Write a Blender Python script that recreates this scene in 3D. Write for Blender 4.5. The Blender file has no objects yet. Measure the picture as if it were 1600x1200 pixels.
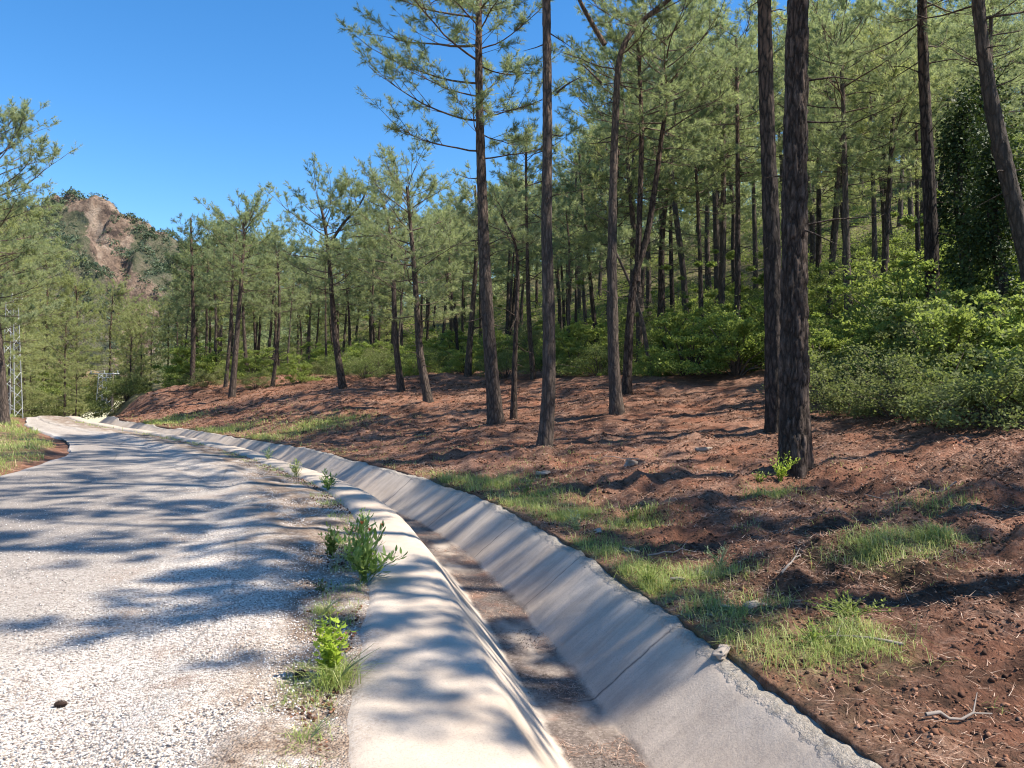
import bpy, math, random
import numpy as np
from mathutils import Vector

C = bpy.context.scene
# ------------------------------------------------------------------ camera, sky, sun, exposure
FPX = 1202.0                       # focal length in pixels of the 1600 px wide photograph
EYE = 1.6
cam_d = bpy.data.cameras.new('camera'); cam = bpy.data.objects.new('camera', cam_d)
C.collection.objects.link(cam)
cam_d.sensor_width = 36; cam_d.lens = 36 * FPX / 1600
cam_d.clip_start = 0.05; cam_d.clip_end = 4000
cam.location = (0, 0, EYE); cam.rotation_euler = (math.radians(90), 0, 0)
C.camera = cam
SUN_EL = math.radians(52); SUN_AZ = math.radians(100)   # azimuth from +Y (north) clockwise towards +X
w = bpy.data.worlds.new('World'); C.world = w; w.use_nodes = True
nt = w.node_tree; bg = nt.nodes['Background']
sky = nt.nodes.new('ShaderNodeTexSky'); sky.sky_type = 'NISHITA'; sky.sun_disc = False
sky.sun_elevation = SUN_EL; sky.sun_rotation = SUN_AZ
sky.altitude = 600; sky.air_density = 1.0; sky.dust_density = 0.25; sky.ozone_density = 3.0
hsv = nt.nodes.new('ShaderNodeHueSaturation'); hsv.inputs['Saturation'].default_value = 1.3
nt.links.new(sky.outputs[0], hsv.inputs['Color']); nt.links.new(hsv.outputs[0], bg.inputs[0])
bg.inputs[1].default_value = 0.12
sl = bpy.data.lights.new('sun', 'SUN'); sl.energy = 5.0; sl.angle = math.radians(0.6); sl.color = (1, .925, .80)
so = bpy.data.objects.new('sun', sl); C.collection.objects.link(so)
sd = Vector((math.sin(SUN_AZ) * math.cos(SUN_EL), math.cos(SUN_AZ) * math.cos(SUN_EL), math.sin(SUN_EL)))
so.rotation_euler = sd.to_track_quat('Z', 'Y').to_euler()
C.view_settings.view_transform = 'Standard'; C.view_settings.look = 'None'
C.view_settings.exposure = 0.98; C.view_settings.gamma = 1.0
C.render.engine = 'CYCLES'
C.cycles.max_bounces = 6; C.cycles.diffuse_bounces = 4; C.cycles.transmission_bounces = 4; C.cycles.glossy_bounces = 2
C.cycles.transparent_max_bounces = 4; C.cycles.filter_width = 1.1

rng = np.random.default_rng(7); R = random.Random(5)
rad = math.radians

# ------------------------------------------------------------------ numeric helpers
def hashv(ix, iy, iz, seed):
    n = (ix.astype(np.int64) * 374761393 + iy.astype(np.int64) * 668265263 + iz.astype(np.int64) * 2147483647 + seed * 974711) & 0xffffffff
    n = ((n ^ (n >> 13)) * 1274126177) & 0xffffffff
    n = (n ^ (n >> 16)) & 0xffffffff
    return n.astype(np.float64) / 4294967295.0
def vnoise(x, y, z=None, seed=0):
    if z is None: z = np.zeros_like(x)
    fx, fy, fz = np.floor(x), np.floor(y), np.floor(z)
    tx, ty, tz = x - fx, y - fy, z - fz
    tx = tx * tx * (3 - 2 * tx); ty = ty * ty * (3 - 2 * ty); tz = tz * tz * (3 - 2 * tz)
    r = 0
    for a in (0, 1):
        for b in (0, 1):
            for c in (0, 1):
                r = r + hashv(fx + a, fy + b, fz + c, seed) * (tx if a else 1 - tx) * (ty if b else 1 - ty) * (tz if c else 1 - tz)
    return r * 2 - 1
def fbm(x, y, z=None, o=4, seed=0, gain=.5):
    r = 0; a = 1; f = 1
    for i in range(o):
        r = r + a * vnoise(x * f + 13.7 * i, y * f - 7.1 * i, None if z is None else z * f + 3.3 * i, seed + i)
        a *= gain; f *= 2.03
    return r
def sstep(a, b, x):
    t = np.clip((x - a) / (b - a), 0, 1); return t * t * (3 - 2 * t)

def mesh(name, V, F, uv=None, attrs=None, smooth=False):
    """V (n,3); F list of (k,3)/(k,4) index arrays"""
    if not isinstance(F, (list, tuple)): F = [F]
    F = [f for f in F if len(f)]
    me = bpy.data.meshes.new(name)
    V = np.asarray(V, dtype=np.float32)
    me.vertices.add(len(V)); me.vertices.foreach_set('co', V.ravel())
    loops = np.concatenate([f.ravel() for f in F]).astype(np.int32)
    sizes = np.concatenate([np.full(len(f), f.shape[1], dtype=np.int32) for f in F])
    starts = np.concatenate([[0], np.cumsum(sizes)[:-1]]).astype(np.int32)
    me.loops.add(len(loops)); me.loops.foreach_set('vertex_index', loops)
    me.polygons.add(len(sizes)); me.polygons.foreach_set('loop_start', starts); me.polygons.foreach_set('loop_total', sizes)
    if smooth: me.polygons.foreach_set('use_smooth', np.ones(len(sizes), dtype=bool))
    if uv is not None:
        l = me.uv_layers.new(name='UVMap'); l.data.foreach_set('uv', np.asarray(uv, dtype=np.float32)[loops].ravel())
    for k, v in (attrs or {}).items():
        a = me.attributes.new(k, 'FLOAT', 'POINT'); a.data.foreach_set('value', np.asarray(v, dtype=np.float32))
    me.update(calc_edges=True); me.validate()
    return me
def link(name, me, mat=None, parent=None, **props):
    o = bpy.data.objects.new(name, me); C.collection.objects.link(o)
    if mat is not None and me is not None and not me.materials: me.materials.append(mat)
    if parent is not None: o.parent = parent
    for k, v in props.items():
        if v: o[k] = v
    return o
def empty(name, loc, **props):
    o = link(name, None, **props); o.location = loc; o.empty_display_size = .2; return o
def copy_tree(root, loc, rz=0.0, sc=1.0, **props):
    r = root.copy(); C.collection.objects.link(r); r.location = loc
    r.rotation_euler = (root.rotation_euler[0], root.rotation_euler[1], rz)
    r.scale = sc if isinstance(sc, tuple) else (sc,) * 3
    for k, v in props.items():
        if v: r[k] = v
    for ch in list(root.children):
        c = ch.copy(); C.collection.objects.link(c); c.parent = r
        for g in list(ch.children):
            d = g.copy(); C.collection.objects.link(d); d.parent = c
    return r

class Acc:
    def __init__(s): s.V = []; s.T = []; s.Q = []; s.n = 0
    def add(s, V, T=None, Q=None):
        V = np.asarray(V, float)
        if T is not None and len(T): s.T.append(np.asarray(T) + s.n)
        if Q is not None and len(Q): s.Q.append(np.asarray(Q) + s.n)
        s.V.append(V); s.n += len(V)
    def tube(s, P, r, seg=6, cap=True):
        P = np.asarray(P, float); n = len(P); r = np.broadcast_to(r, (n,))
        T = np.gradient(P, axis=0); T /= np.linalg.norm(T, axis=1, keepdims=True) + 1e-9
        ref = np.array([0., 0, 1]) if abs(T[0, 2]) < .8 else np.array([1., 0, 0])
        U = np.cross(T, ref); U /= np.linalg.norm(U, axis=1, keepdims=True) + 1e-9
        W = np.cross(T, U)
        a = np.arange(seg) * 2 * math.pi / seg
        V = P[:, None] + r[:, None, None] * (np.cos(a)[None, :, None] * U[:, None] + np.sin(a)[None, :, None] * W[:, None])
        i = np.arange(n - 1)[:, None] * seg; j = np.arange(seg)[None]; k = (j + 1) % seg
        Q = np.stack([i + j, i + k, i + seg + k, i + seg + j], -1).reshape(-1, 4)
        V = V.reshape(-1, 3)
        s.add(V, None, Q)
        if cap: s.add([P[-1] + T[-1] * r[-1] * .5] + list(V[-seg:]), [(0, 1 + (q + 1) % seg, 1 + q) for q in range(seg)])
    def box(s, c, h, rz=0.0):
        c = np.array(c, float); V = np.array([[x, y, z] for x in (-1, 1) for y in (-1, 1) for z in (-1, 1)]) * np.array(h)
        ca, sa = math.cos(rz), math.sin(rz); V = np.stack([V[:, 0] * ca - V[:, 1] * sa, V[:, 0] * sa + V[:, 1] * ca, V[:, 2]], 1) + c
        s.add(V, None, [(0, 1, 3, 2), (4, 6, 7, 5), (0, 4, 5, 1), (2, 3, 7, 6), (0, 2, 6, 4), (1, 5, 7, 3)])
    def build(s, name, **k):
        F = []
        if s.Q: F.append(np.concatenate(s.Q))
        if s.T: F.append(np.concatenate(s.T))
        return mesh(name, np.concatenate(s.V), F, **k)

# ------------------------------------------------------------------ the line of the drain (foot of its right side)
_cp = np.array([(-60, 10.5), (-20, 4.9), (-6, 2.6), (0, 1.55), (2, 1.2), (4.37, .77), (5.69, .47), (7.04, .18), (7.95, -.03), (9.75, -.53), (11.9, -1.38),
                (12.9, -1.88), (14.6, -2.8), (16.3, -3.85), (18.6, -5.2), (20.85, -6.8), (23.2, -8.6), (26.9, -11.75), (30, -14.5),
                (35.2, -18.5), (42, -22.9), (50, -27.3), (60, -32.0), (100, -51), (1200, -600)], float)
YY = np.arange(-60, 1200, .1)
_x = np.interp(YY, _cp[:, 0], _cp[:, 1])
_k = np.exp(-.5 * (np.arange(-30, 31) / 9.) ** 2); _k /= _k.sum()
XX = np.convolve(np.pad(_x, 30, mode='edge'), _k, 'valid')
XX[:40] = _x[:40]; XX[-40:] = _x[-40:]
AA = np.gradient(XX, YY)                                  # slope of the line
_k2 = np.exp(-.5 * (np.arange(-150, 151) / 50.) ** 2); _k2 /= _k2.sum()
A2 = np.convolve(np.pad(np.clip(AA, -.62, -.17), 150, mode='edge'), _k2, 'valid')
A2 = np.minimum.accumulate(A2)
def nrm(a): return np.stack([1 / np.sqrt(1 + a * a), -a / np.sqrt(1 + a * a)], -1)
def dist_line(x, y):
    s = np.array(y, float)
    for _ in range(6):
        F = np.interp(s, YY, XX); a = np.interp(s, YY, AA); q = 1 / (1 + a * a)
        s = s + .7 * ((x - F) * a + (y - s)) * q
    F = np.interp(s, YY, XX); a = np.interp(s, YY, AA); q = 1 / np.sqrt(1 + a * a)
    return (x - F) * q - (y - s) * a * q, s

# ------------------------------------------------------------------ terrain
def px(u, v, D, g=False): return ((u - 800) / FPX * D, D, EYE + (600 - v) / FPX * D)
ctrl = [px(1243, 742, 10.5), px(1212, 672, 15), px(850, 697, 15.5), px(776, 663, 20), px(965, 652, 20), px(670, 630, 27), px(628, 610, 31),
        px(535, 607, 32), px(365, 622, 38), px(730, 592, 34), px(985, 600, 25), px(1600, 1120, 3.7), px(1600, 900, 5.5), px(1600, 745, 8.6), px(1470, 655, 13), px(1300, 622, 18),
        px(1100, 597, 25), px(1000, 592, 27), px(900, 580, 32), px(500, 603, 36), px(192, 642, 41), px(185, 632, 44), px(280, 603, 44), px(230, 615, 43),
        px(1400, 845, 6.6), px(1100, 960, 5.0), px(900, 760, 10.8), px(1100, 760, 10), px(820, 640, 24), px(400, 615, 38),
        (-10, 60, 2.3), (-25, 60, 1.2), (-20, 100, 9), (0, 60, 4.0), (0, 100, 13), (15, 25, 4.6), (12, 18, 3.1), (9, 11, 1.6), (14, 9, 2.8), (20, 20, 6.2),
        (25, 40, 8.5), (15, 45, 6), (40, 60, 16), (30, 100, 23), (60, 30, 17), (60, 100, 32), (10, 1, 1.1), (20, 0, 3.5), (40, 0, 9), (10, -10, .9), (30, -20, 5), (5, -15, .2), (4, -2, .15),
        (-25, 20, .9), (-40, 40, 2.2), (-40, 10, 2.5), (-60, 60, 4), (-60, 20, 5), (-20, 5, 1.0), (-12, -5, .3), (-45, 70, .6), (-60, 100, 2.5), (-40, 100, 3.0), px(20, 664, 25), px(5, 655, 28), px(0, 640, 34)]
for Y in (-15, -5, 0, 3, 6, 9, 13, 18, 23, 28, 34, 39):
    X = float(np.interp(Y, YY, XX)); n = nrm(np.interp(Y, YY, AA))
    ctrl.append((X + n[0] * .8, Y + n[1] * .8, -.05)); ctrl.append((X - n[0] * 1.6, Y - n[1] * 1.6, 0)); ctrl.append((X - n[0] * 7.8, Y - n[1] * 7.8, .02))
ctrl = np.array(ctrl, float)
def _U(r2): return np.where(r2 > 1e-9, r2 * np.log(r2 + 1e-12) * .5, 0)
_n = len(ctrl); _A = np.zeros((_n + 3, _n + 3)); _P = np.c_[np.ones(_n), ctrl[:, :2] / 30]
_d2 = ((ctrl[:, None, :2] - ctrl[None, :, :2]) ** 2).sum(-1) / 900
_A[:_n, :_n] = _U(_d2) + np.eye(_n) * 2e-4; _A[:_n, _n:] = _P; _A[_n:, :_n] = _P.T
_W = np.linalg.solve(_A, np.r_[ctrl[:, 2], 0, 0, 0])
def tps(x, y):
    x = np.clip(x, -75, 75); y = np.clip(y, -30, 125)
    sh = x.shape; x = x.ravel(); y = y.ravel(); out = np.empty(len(x))
    for i in range(0, len(x), 20000):
        a, b = x[i:i + 20000], y[i:i + 20000]
        d2 = ((a[:, None] - ctrl[None, :, 0]) ** 2 + (b[:, None] - ctrl[None, :, 1]) ** 2) / 900
        out[i:i + 20000] = _U(d2) @ _W[:_n] + _W[_n] + (_W[_n + 1] * a + _W[_n + 2] * b) / 30
    return out.reshape(sh)
def road_left(s): return np.interp(s, [-60, 10, 14, 16.6, 19.6, 22, 27, 38, 60], [7.6, 7.6, 6.6, 5.8, 4.95, 4.5, 3.8, 3.1, 4.6])
def road_z(s): return -.75 * sstep(38, 50, s) + .25 * sstep(50, 58, s)
GRASS = []                                    # (x, y, radius, density)
def gmask(x, y):
    m = np.zeros_like(x)
    for gx, gy, gr, gd in GRASS:
        m = np.maximum(m, gd * np.exp(-(((x - gx) ** 2 + (y - gy) ** 2) / (gr * gr)) * 1.2))
    return m
def gat(u, v, z=.1):
    D = (EYE - z) * FPX / (v - 600.0); return ((u - 800) / FPX * D, D)
for u, v, r_, d_, z in ((1010, 900, .55, 1, .05), (1100, 975, .45, 1, .08), (1230, 985, .4, .9, .1), (1380, 870, .5, 1, .2), (1450, 860, .4, .9, .2), (1130, 930, .5, .7, .1), (1330, 970, .4, .7, .15), (905, 850, .6, .9, 0),
                        (820, 770, .9, .9, .1), (760, 755, .9, .8, 0), (900, 790, .5, .8, .1), (995, 790, .5, .6, .2), (1210, 760, .4, .6, .35), (495, 672, 1.8, .7, .1), (330, 672, 2.0, .8, .0), (250, 660, 2.0, .8, .0), (1110, 880, .4, .6, .1), (1460, 790, .4, .5, .4),
                        (395, 683, 1.3, .6, 0), (690, 748, .8, .6, 0), (1000, 870, .4, .8, .1)):
    g = gat(u, v, z); GRASS.append((g[0], g[1], r_ * .85, d_))
def ground_z(x, y, noise=True):
    x = np.atleast_1d(np.asarray(x, float)); y = np.atleast_1d(np.asarray(y, float))
    d, s = dist_line(x, y)
    t = tps(x, y)
    rz = road_z(s)
    wr = sstep(.7, 2.6, d)
    z_r = (-.07 + np.minimum(rz, 0)) * (1 - wr) + t * wr
    dl_ = -d - road_left(s); wl = sstep(-.2, 3.2, dl_)
    z_l = (rz - .06 + .10 * sstep(0, .5, dl_)) * (1 - wl) + (t) * wl
    z = np.where(d > -.5, z_r, z_l)
    if noise:
        far = np.clip(np.hypot(x, y) / 40, 0, 1)
        m = sstep(.75, 2.0, d); gm = gmask(x, y)
        clod = fbm(x / 1.5, y / 1.5, o=3, seed=3) * .09 + np.abs(fbm(x / .6, y / .6, o=3, seed=9)) * .15 + fbm(x / .2, y / .2, o=4, seed=21) * .05 - .06
        dirt = sstep(.9, 1.6, d) * (1 - .65 * gm)
        z = z + m * clod * (.55 + .45 * dirt) * (1 - .45 * sstep(8, 16, np.hypot(x, y))) + sstep(.62, .8, d) * (1 - m) * (.02 + fbm(x / .18, y / .18, o=3, seed=5) * .035)
        # heaped edge of the graded earth where the scrub starts
        z = z + m * .25 * np.clip(vnoise(x / 3.1, y / 3.1, seed=77), 0, 1) * sstep(4, 6, d)
        ml = sstep(0, 1.6, dl_)
        z = z + ml * (fbm(x / 1.3, y / 1.3, o=4, seed=31) * .07)
    return z
def gz(x, y): return float(ground_z(x, y)[0])

# ------------------------------------------------------------------ materials
class NB:
    def __init__(s, name, rough=.8):
        s.m = bpy.data.materials.new(name); s.m.use_nodes = True; s.t = s.m.node_tree
        s.b = s.t.nodes['Principled BSDF']; s.b.inputs['Roughness'].default_value = rough
        s.b.inputs['Specular IOR Level'].default_value = .25
    def n(s, kind, **k):
        nd = s.t.nodes.new(kind)
        for a, v in k.items():
            if a.startswith('i_'): nd.inputs[a[2:].replace('_', ' ')].default_value = v
            else: setattr(nd, a, v)
        return nd
    def l(s, a, b): s.t.links.new(a, b)
    def coord(s, scale=(1, 1, 1), which='Object'):
        tc = s.n('ShaderNodeTexCoord'); mp = s.n('ShaderNodeMapping'); mp.inputs['Scale'].default_value = scale
        s.l(tc.outputs[which], mp.inputs[0]); return mp.outputs[0]
    def noise(s, vec, scale, detail=4, rough=.6):
        nd = s.n('ShaderNodeTexNoise'); nd.inputs['Scale'].default_value = scale; nd.inputs['Detail'].default_value = detail
        nd.inputs['Roughness'].default_value = rough; s.l(vec, nd.inputs['Vector']); return nd.outputs['Fac']
    def vor(s, vec, scale, feat='F1', out='Distance', rnd=1):
        nd = s.n('ShaderNodeTexVoronoi'); nd.feature = feat; nd.inputs['Scale'].default_value = scale; nd.inputs['Randomness'].default_value = rnd
        s.l(vec, nd.inputs['Vector']); return nd.outputs[out]
    def ramp(s, fac, stops, interp='LINEAR'):
        nd = s.n('ShaderNodeValToRGB'); cr = nd.color_ramp; cr.interpolation = interp
        while len(cr.elements) < len(stops): cr.elements.new(.5)
        for e, (p, c) in zip(cr.elements, stops):
            e.position = p; e.color = (c, c, c, 1) if isinstance(c, (int, float)) else (*c, 1)
        s.l(fac, nd.inputs[0]); return nd.outputs[0]
    def mix(s, fac, a, b, mode='MIX'):
        nd = s.n('ShaderNodeMix'); nd.data_type = 'RGBA'; nd.blend_type = mode
        for i, v in ((0, fac), (6, a), (7, b)):
            if isinstance(v, (int, float)): nd.inputs[i].default_value = v if i == 0 else (v, v, v, 1)
            elif isinstance(v, tuple): nd.inputs[i].default_value = (*v, 1)
            else: s.l(v, nd.inputs[i])
        return nd.outputs[2]
    def math(s, op, a, b=0.0, clamp=False):
        nd = s.n('ShaderNodeMath'); nd.operation = op; nd.use_clamp = clamp
        for i, v in ((0, a), (1, b)):
            if isinstance(v, (int, float)): nd.inputs[i].default_value = v
            else: s.l(v, nd.inputs[i])
        return nd.outputs[0]
    def attr(s, name):
        nd = s.n('ShaderNodeAttribute'); nd.attribute_name = name; return nd.outputs['Fac']
    def bump(s, h, dist, strength=1.0, prev=None):
        nd = s.n('ShaderNodeBump'); nd.inputs['Distance'].default_value = dist; nd.inputs['Strength'].default_value = strength
        s.l(h, nd.inputs['Height'])
        if prev is not None: s.l(prev, nd.inputs['Normal'])
        return nd.outputs[0]
    def done(s, col=None, nor=None):
        if col is not None:
            if isinstance(col, tuple): s.b.inputs['Base Color'].default_value = (*col, 1)
            else: s.l(col, s.b.inputs['Base Color'])
        if nor is not None: s.l(nor, s.b.inputs['Normal'])
        return s.m

def mat_ground():
    b = NB('earth', .95); v = b.coord()
    red = b.ramp(b.noise(v, 1.1, 5), [(.3, (.12, .050, .028)), (.5, (.26, .102, .056)), (.7, (.37, .165, .095))])
    litter = b.ramp(b.noise(v, 24, 6, .75), [(.36, (.08, .038, .024)), (.5, (.31, .17, .115)), (.64, (.56, .37, .27))])
    dark = b.ramp(b.noise(v, 17, 5), [(.35, (.02, .011, .007)), (.65, (.10, .048, .028))])
    c = b.mix(b.ramp(b.noise(v, .9, 6, .7), [(.40, 0.15), (.58, .85)]), red, litter)
    nd = b.noise(v, .55, 6, .7)
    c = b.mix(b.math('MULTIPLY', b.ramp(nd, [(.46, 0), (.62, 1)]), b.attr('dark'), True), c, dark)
    c = b.mix(b.ramp(b.noise(v, 6, 5, .7), [(.5, 0), (.64, .8)]), c, dark)
    gcol = b.ramp(b.noise(v, 9, 6), [(.3, (.06, .07, .025)), (.5, (.20, .21, .08)), (.7, (.40, .36, .2))])
    gf = b.math('MULTIPLY', b.attr('grass'), b.ramp(b.noise(v, 5, 5, .7), [(.35, .1), (.65, .8)]), True)
    c = b.mix(gf, c, gcol)
    fcol = b.ramp(b.noise(v, 3, 6, .7), [(.3, (.05, .045, .02)), (.55, (.15, .13, .06)), (.75, (.24, .19, .10))])
    c = b.mix(b.attr('wood'), c, fcol)
    vc = b.vor(v, 38); n2 = b.noise(v, 45, 6, .75)
    nb = b.bump(n2, .03, 1.0); nb = b.bump(vc, .018, .8, nb)
    return b.done(c, nb)

def mat_road():
    b = NB('chip_seal', .9); tc = b.n('ShaderNodeTexCoord'); uv = tc.outputs['UV']; v = b.coord()
    sx = b.n('ShaderNodeSeparateXYZ'); b.l(uv, sx.inputs[0]); d = sx.outputs[0]; s_ = sx.outputs[1]
    mp = b.n('ShaderNodeMapping'); mp.inputs['Scale'].default_value = (1, .16, 1); b.l(uv, mp.inputs[0])
    dn = b.math('ADD', d, b.math('MULTIPLY', b.math('SUBTRACT', b.noise(mp.outputs[0], 1.1, 4), .5), 2.6))
    loose = b.ramp(b.math('MULTIPLY', b.math('ADD', dn, 6.2), .25), [(.0, 0.0), (.6, .2), (.98, 1)])      # 1 at the right-hand edge
    near = b.math('SUBTRACT', 1.0, b.math('MULTIPLY', b.math('SUBTRACT', s_, 3.2), .15), True)
    loose = b.math('ADD', loose, b.math('MULTIPLY', near, .55), True)
    stone = b.n('ShaderNodeTexVoronoi'); stone.inputs['Scale'].default_value = 85; b.l(v, stone.inputs['Vector'])
    sc = b.n('ShaderNodeSeparateColor'); b.l(stone.outputs['Color'], sc.inputs[0])
    grey = b.ramp(sc.outputs[0], [(0, (.15, .125, .11)), (.4, (.22, .19, .168)), (1, (.31, .275, .245))])
    white = b.ramp(sc.outputs[0], [(0, (.13, .10, .08)), (.15, (.32, .265, .22)), (.42, (.54, .465, .40)), (1, (.80, .73, .65))])
    c = b.mix(loose, grey, white)
    c = b.mix(b.ramp(b.noise(mp.outputs[0], .9, 6, .7), [(.4, 0), (.65, .4)]), c, (.27, .235, .205))
    # brown litter and silt caught at the right edge and in streaks
    br = b.ramp(b.noise(v, 1.6, 7, .75), [(.53, 0), (.68, .75)])
    c = b.mix(b.math('MULTIPLY', br, b.math('MULTIPLY', b.math('ADD', d, 4.6), .5, True)), c, (.28, .19, .14))
    edge = b.math('MULTIPLY', b.math('ADD', dn, 2.6), 1.8, True)
    dirty = b.math('MULTIPLY', edge, b.ramp(b.noise(v, 2.6, 6, .7), [(.36, 0), (.52, .95)]))
    c = b.mix(dirty, c, b.ramp(b.noise(v, 40, 4), [(.35, (.10, .06, .04)), (.65, (.36, .27, .2))]))
    ledge = b.ramp(b.math('ADD', b.math('MULTIPLY', b.math('SUBTRACT', b.noise(v, 1.2, 3), .5), .5), b.attr('from_left')), [(.0, .8), (.3, 0)])
    c = b.mix(ledge, c, (.52, .46, .41))
    crk = b.vor(mp.outputs[0], .7, 'DISTANCE_TO_EDGE')
    c = b.mix(b.math('MULTIPLY', b.ramp(crk, [(0, .6), (.012, 0)]), b.ramp(b.noise(v, .5, 3), [(.5, 0), (.6, 1)])), c, (.12, .11, .10))
    h = b.math('MULTIPLY', stone.outputs['Distance'], b.math('MULTIPLY', b.math('ADD', loose, .15), -1.0))
    nb = b.bump(b.noise(v, 30, 5), .01, .8); nb = b.bump(h, .010, 1.0, nb)
    return b.done(c, nb)

def mat_concrete():
    b = NB('cast_concrete', .85); tc = b.n('ShaderNodeTexCoord'); uv = tc.outputs['UV']; v = b.coord()
    sx = b.n('ShaderNodeSeparateXYZ'); b.l(uv, sx.inputs[0]); d = sx.outputs[0]; s_ = sx.outputs[1]
    c = b.ramp(b.noise(v, 1.5, 7, .65), [(.3, (.38, .30, .235)), (.5, (.50, .412, .33)), (.75, (.60, .505, .415))])
    c = b.mix(b.ramp(b.noise(v, 90, 4, .7), [(.5, 0), (.66, .5)]), c, (.30, .255, .22)); c = b.mix(b.ramp(b.noise(v, 4.5, 6, .75), [(.5, 0), (.7, .4)]), c, (.34, .29, .245))
    c = b.mix(b.ramp(b.vor(v, 30), [(.0, .6), (.12, 0)]), c, (.20, .17, .15))
    mp = b.n('ShaderNodeMapping'); mp.inputs['Scale'].default_value = (.5, 5, 1); b.l(uv, mp.inputs[0])
    c = b.mix(b.math('MULTIPLY', b.ramp(b.noise(mp.outputs[0], 1.6, 5, .7), [(.45, 0), (.7, .6)]), b.ramp(b.math('ADD', d, .5), [(.5, 0), (.56, 1)])), c, (.29, .24, .20))
    # joints every 2.1 m, a few wandering
    wob = b.math('MULTIPLY', b.math('SUBTRACT', b.noise(uv, 3.5, 3), .5), .09)
    fr = b.math('ABSOLUTE', b.math('SUBTRACT', b.math('FRACT', b.math('DIVIDE', b.math('ADD', s_, wob), 2.1)), .5))
    joint = b.ramp(fr, [(0, 1), (.006, 0)])
    joint = b.math('MULTIPLY', joint, b.ramp(b.noise(v, 9, 3), [(.35, .6), (.5, 1)]))
    side = b.ramp(b.math('ADD', b.math('MULTIPLY', d, .5), .5), [(.0, 0), (.06, .25), (.5, 1)])
    c = b.mix(b.math('MULTIPLY', joint, side), c, (.12, .10, .09))
    # rough broken rim
    rim = b.ramp(b.math('ADD', d, b.math('MULTIPLY', b.math('SUBTRACT', b.noise(v, 14, 4), .5), .16)), [(.54, 0), (.6, 1)])
    c = b.mix(rim, c, b.ramp(b.noise(v, 34, 5, .8), [(.36, (.32, .27, .22)), (.5, (.46, .40, .335)), (.7, (.58, .52, .44))]))
    # silt on the floor
    dn = b.math('ADD', d, b.math('MULTIPLY', b.math('SUBTRACT', b.noise(v, 2.2, 6, .7), .5), .16))
    fl = b.math('MULTIPLY', b.ramp(b.math('ADD', dn, .5), [(.06, 0), (.10, 1)]), b.ramp(b.math('ADD', dn, .5), [(.47, 1), (.52, 0)]))
    mp2 = b.n('ShaderNodeMapping'); mp2.inputs['Scale'].default_value = (1, .5, 1); b.l(uv, mp2.inputs[0])
    fl = b.math('MULTIPLY', fl, b.ramp(b.noise(mp2.outputs[0], 1.7, 4, .6), [(.34, .25), (.52, .95)]))
    silt = b.ramp(b.noise(v, 42, 6, .75), [(.35, (.055, .04, .034)), (.52, (.13, .10, .085)), (.68, (.28, .23, .20))])
    silt = b.mix(b.ramp(b.noise(v, 2.1, 4), [(.55, 0), (.68, .7)]), silt, (.26, .13, .085))
    c = b.mix(fl, c, silt)
    # dirt on apron edge
    ap = b.ramp(b.math('ADD', b.math('ADD', d, 1.6), b.math('MULTIPLY', b.math('SUBTRACT', b.noise(v, 3, 6, .7), .5), .5)), [(.12, 1), (.32, 0)])
    c = b.mix(b.math('MULTIPLY', ap, .75), c, b.ramp(b.noise(v, 50, 4, .8), [(.4, (.16, .11, .08)), (.6, (.55, .5, .46))]))
    nb = b.bump(b.noise(v, 3, 5), .02, .5); nb = b.bump(b.noise(v, 60, 5, .7), .004, .9, nb); nb = b.bump(b.math('MULTIPLY', rim, b.noise(v, 30, 5, .8)), .035, .9, nb); nb = b.bump(b.noise(v, 28, 4, .8), .02, b_rim(b, rim), nb) if False else nb
    return b.done(c, nb)

def mat_bark(name, lo, mid, hi, sc=1.0):
    b = NB(name, .9); v = b.coord((22 * sc, 22 * sc, 5.5 * sc))
    dv = b.n('ShaderNodeMix'); dv.data_type = 'VECTOR'; dv.inputs[0].default_value = .42
    nt_ = b.n('ShaderNodeTexNoise'); nt_.inputs['Scale'].default_value = 1.5; b.l(v, nt_.inputs['Vector'])
    b.l(v, dv.inputs[4]); b.l(nt_.outputs['Color'], dv.inputs[5])
    ed = b.vor(dv.outputs[1], 1.0, 'DISTANCE_TO_EDGE')
    ved = b.ramp(b.math('ADD', ed, b.math('MULTIPLY', b.math('SUBTRACT', b.noise(v, 3, 4, .8), .5), .25)), [(0, 0), (.12, .6), (.3, 1)])
    c = b.ramp(b.noise(v, 2.3, 5, .7), [(.3, lo), (.5, mid), (.72, hi)])
    c = b.mix(ved, (lo[0] * .5, lo[1] * .47, lo[2] * .45), c)
    big = b.coord((1, 1, 1)); c = b.mix(b.ramp(b.noise(big, 2.2, 3), [(.4, 0), (.65, .4)]), c, lo)
    sz_ = b.n('ShaderNodeSeparateXYZ'); b.l(big, sz_.inputs[0])
    c = b.mix(b.math('MULTIPLY', b.ramp(b.math('MULTIPLY', sz_.outputs[2], .1), [(.45, 0), (1, .6)]), ved, True), c, (.26, .145, .095))
    oi = b.n('ShaderNodeObjectInfo')
    c = b.mix(b.math('MULTIPLY', oi.outputs['Random'], .22), c, (.26, .215, .18))
    nb = b.bump(ved, .02 / sc, 1.0); nb = b.bump(b.noise(v, 4, 5, .8), .012 / sc, 1.0, nb)
    return b.done(c, nb)

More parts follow.
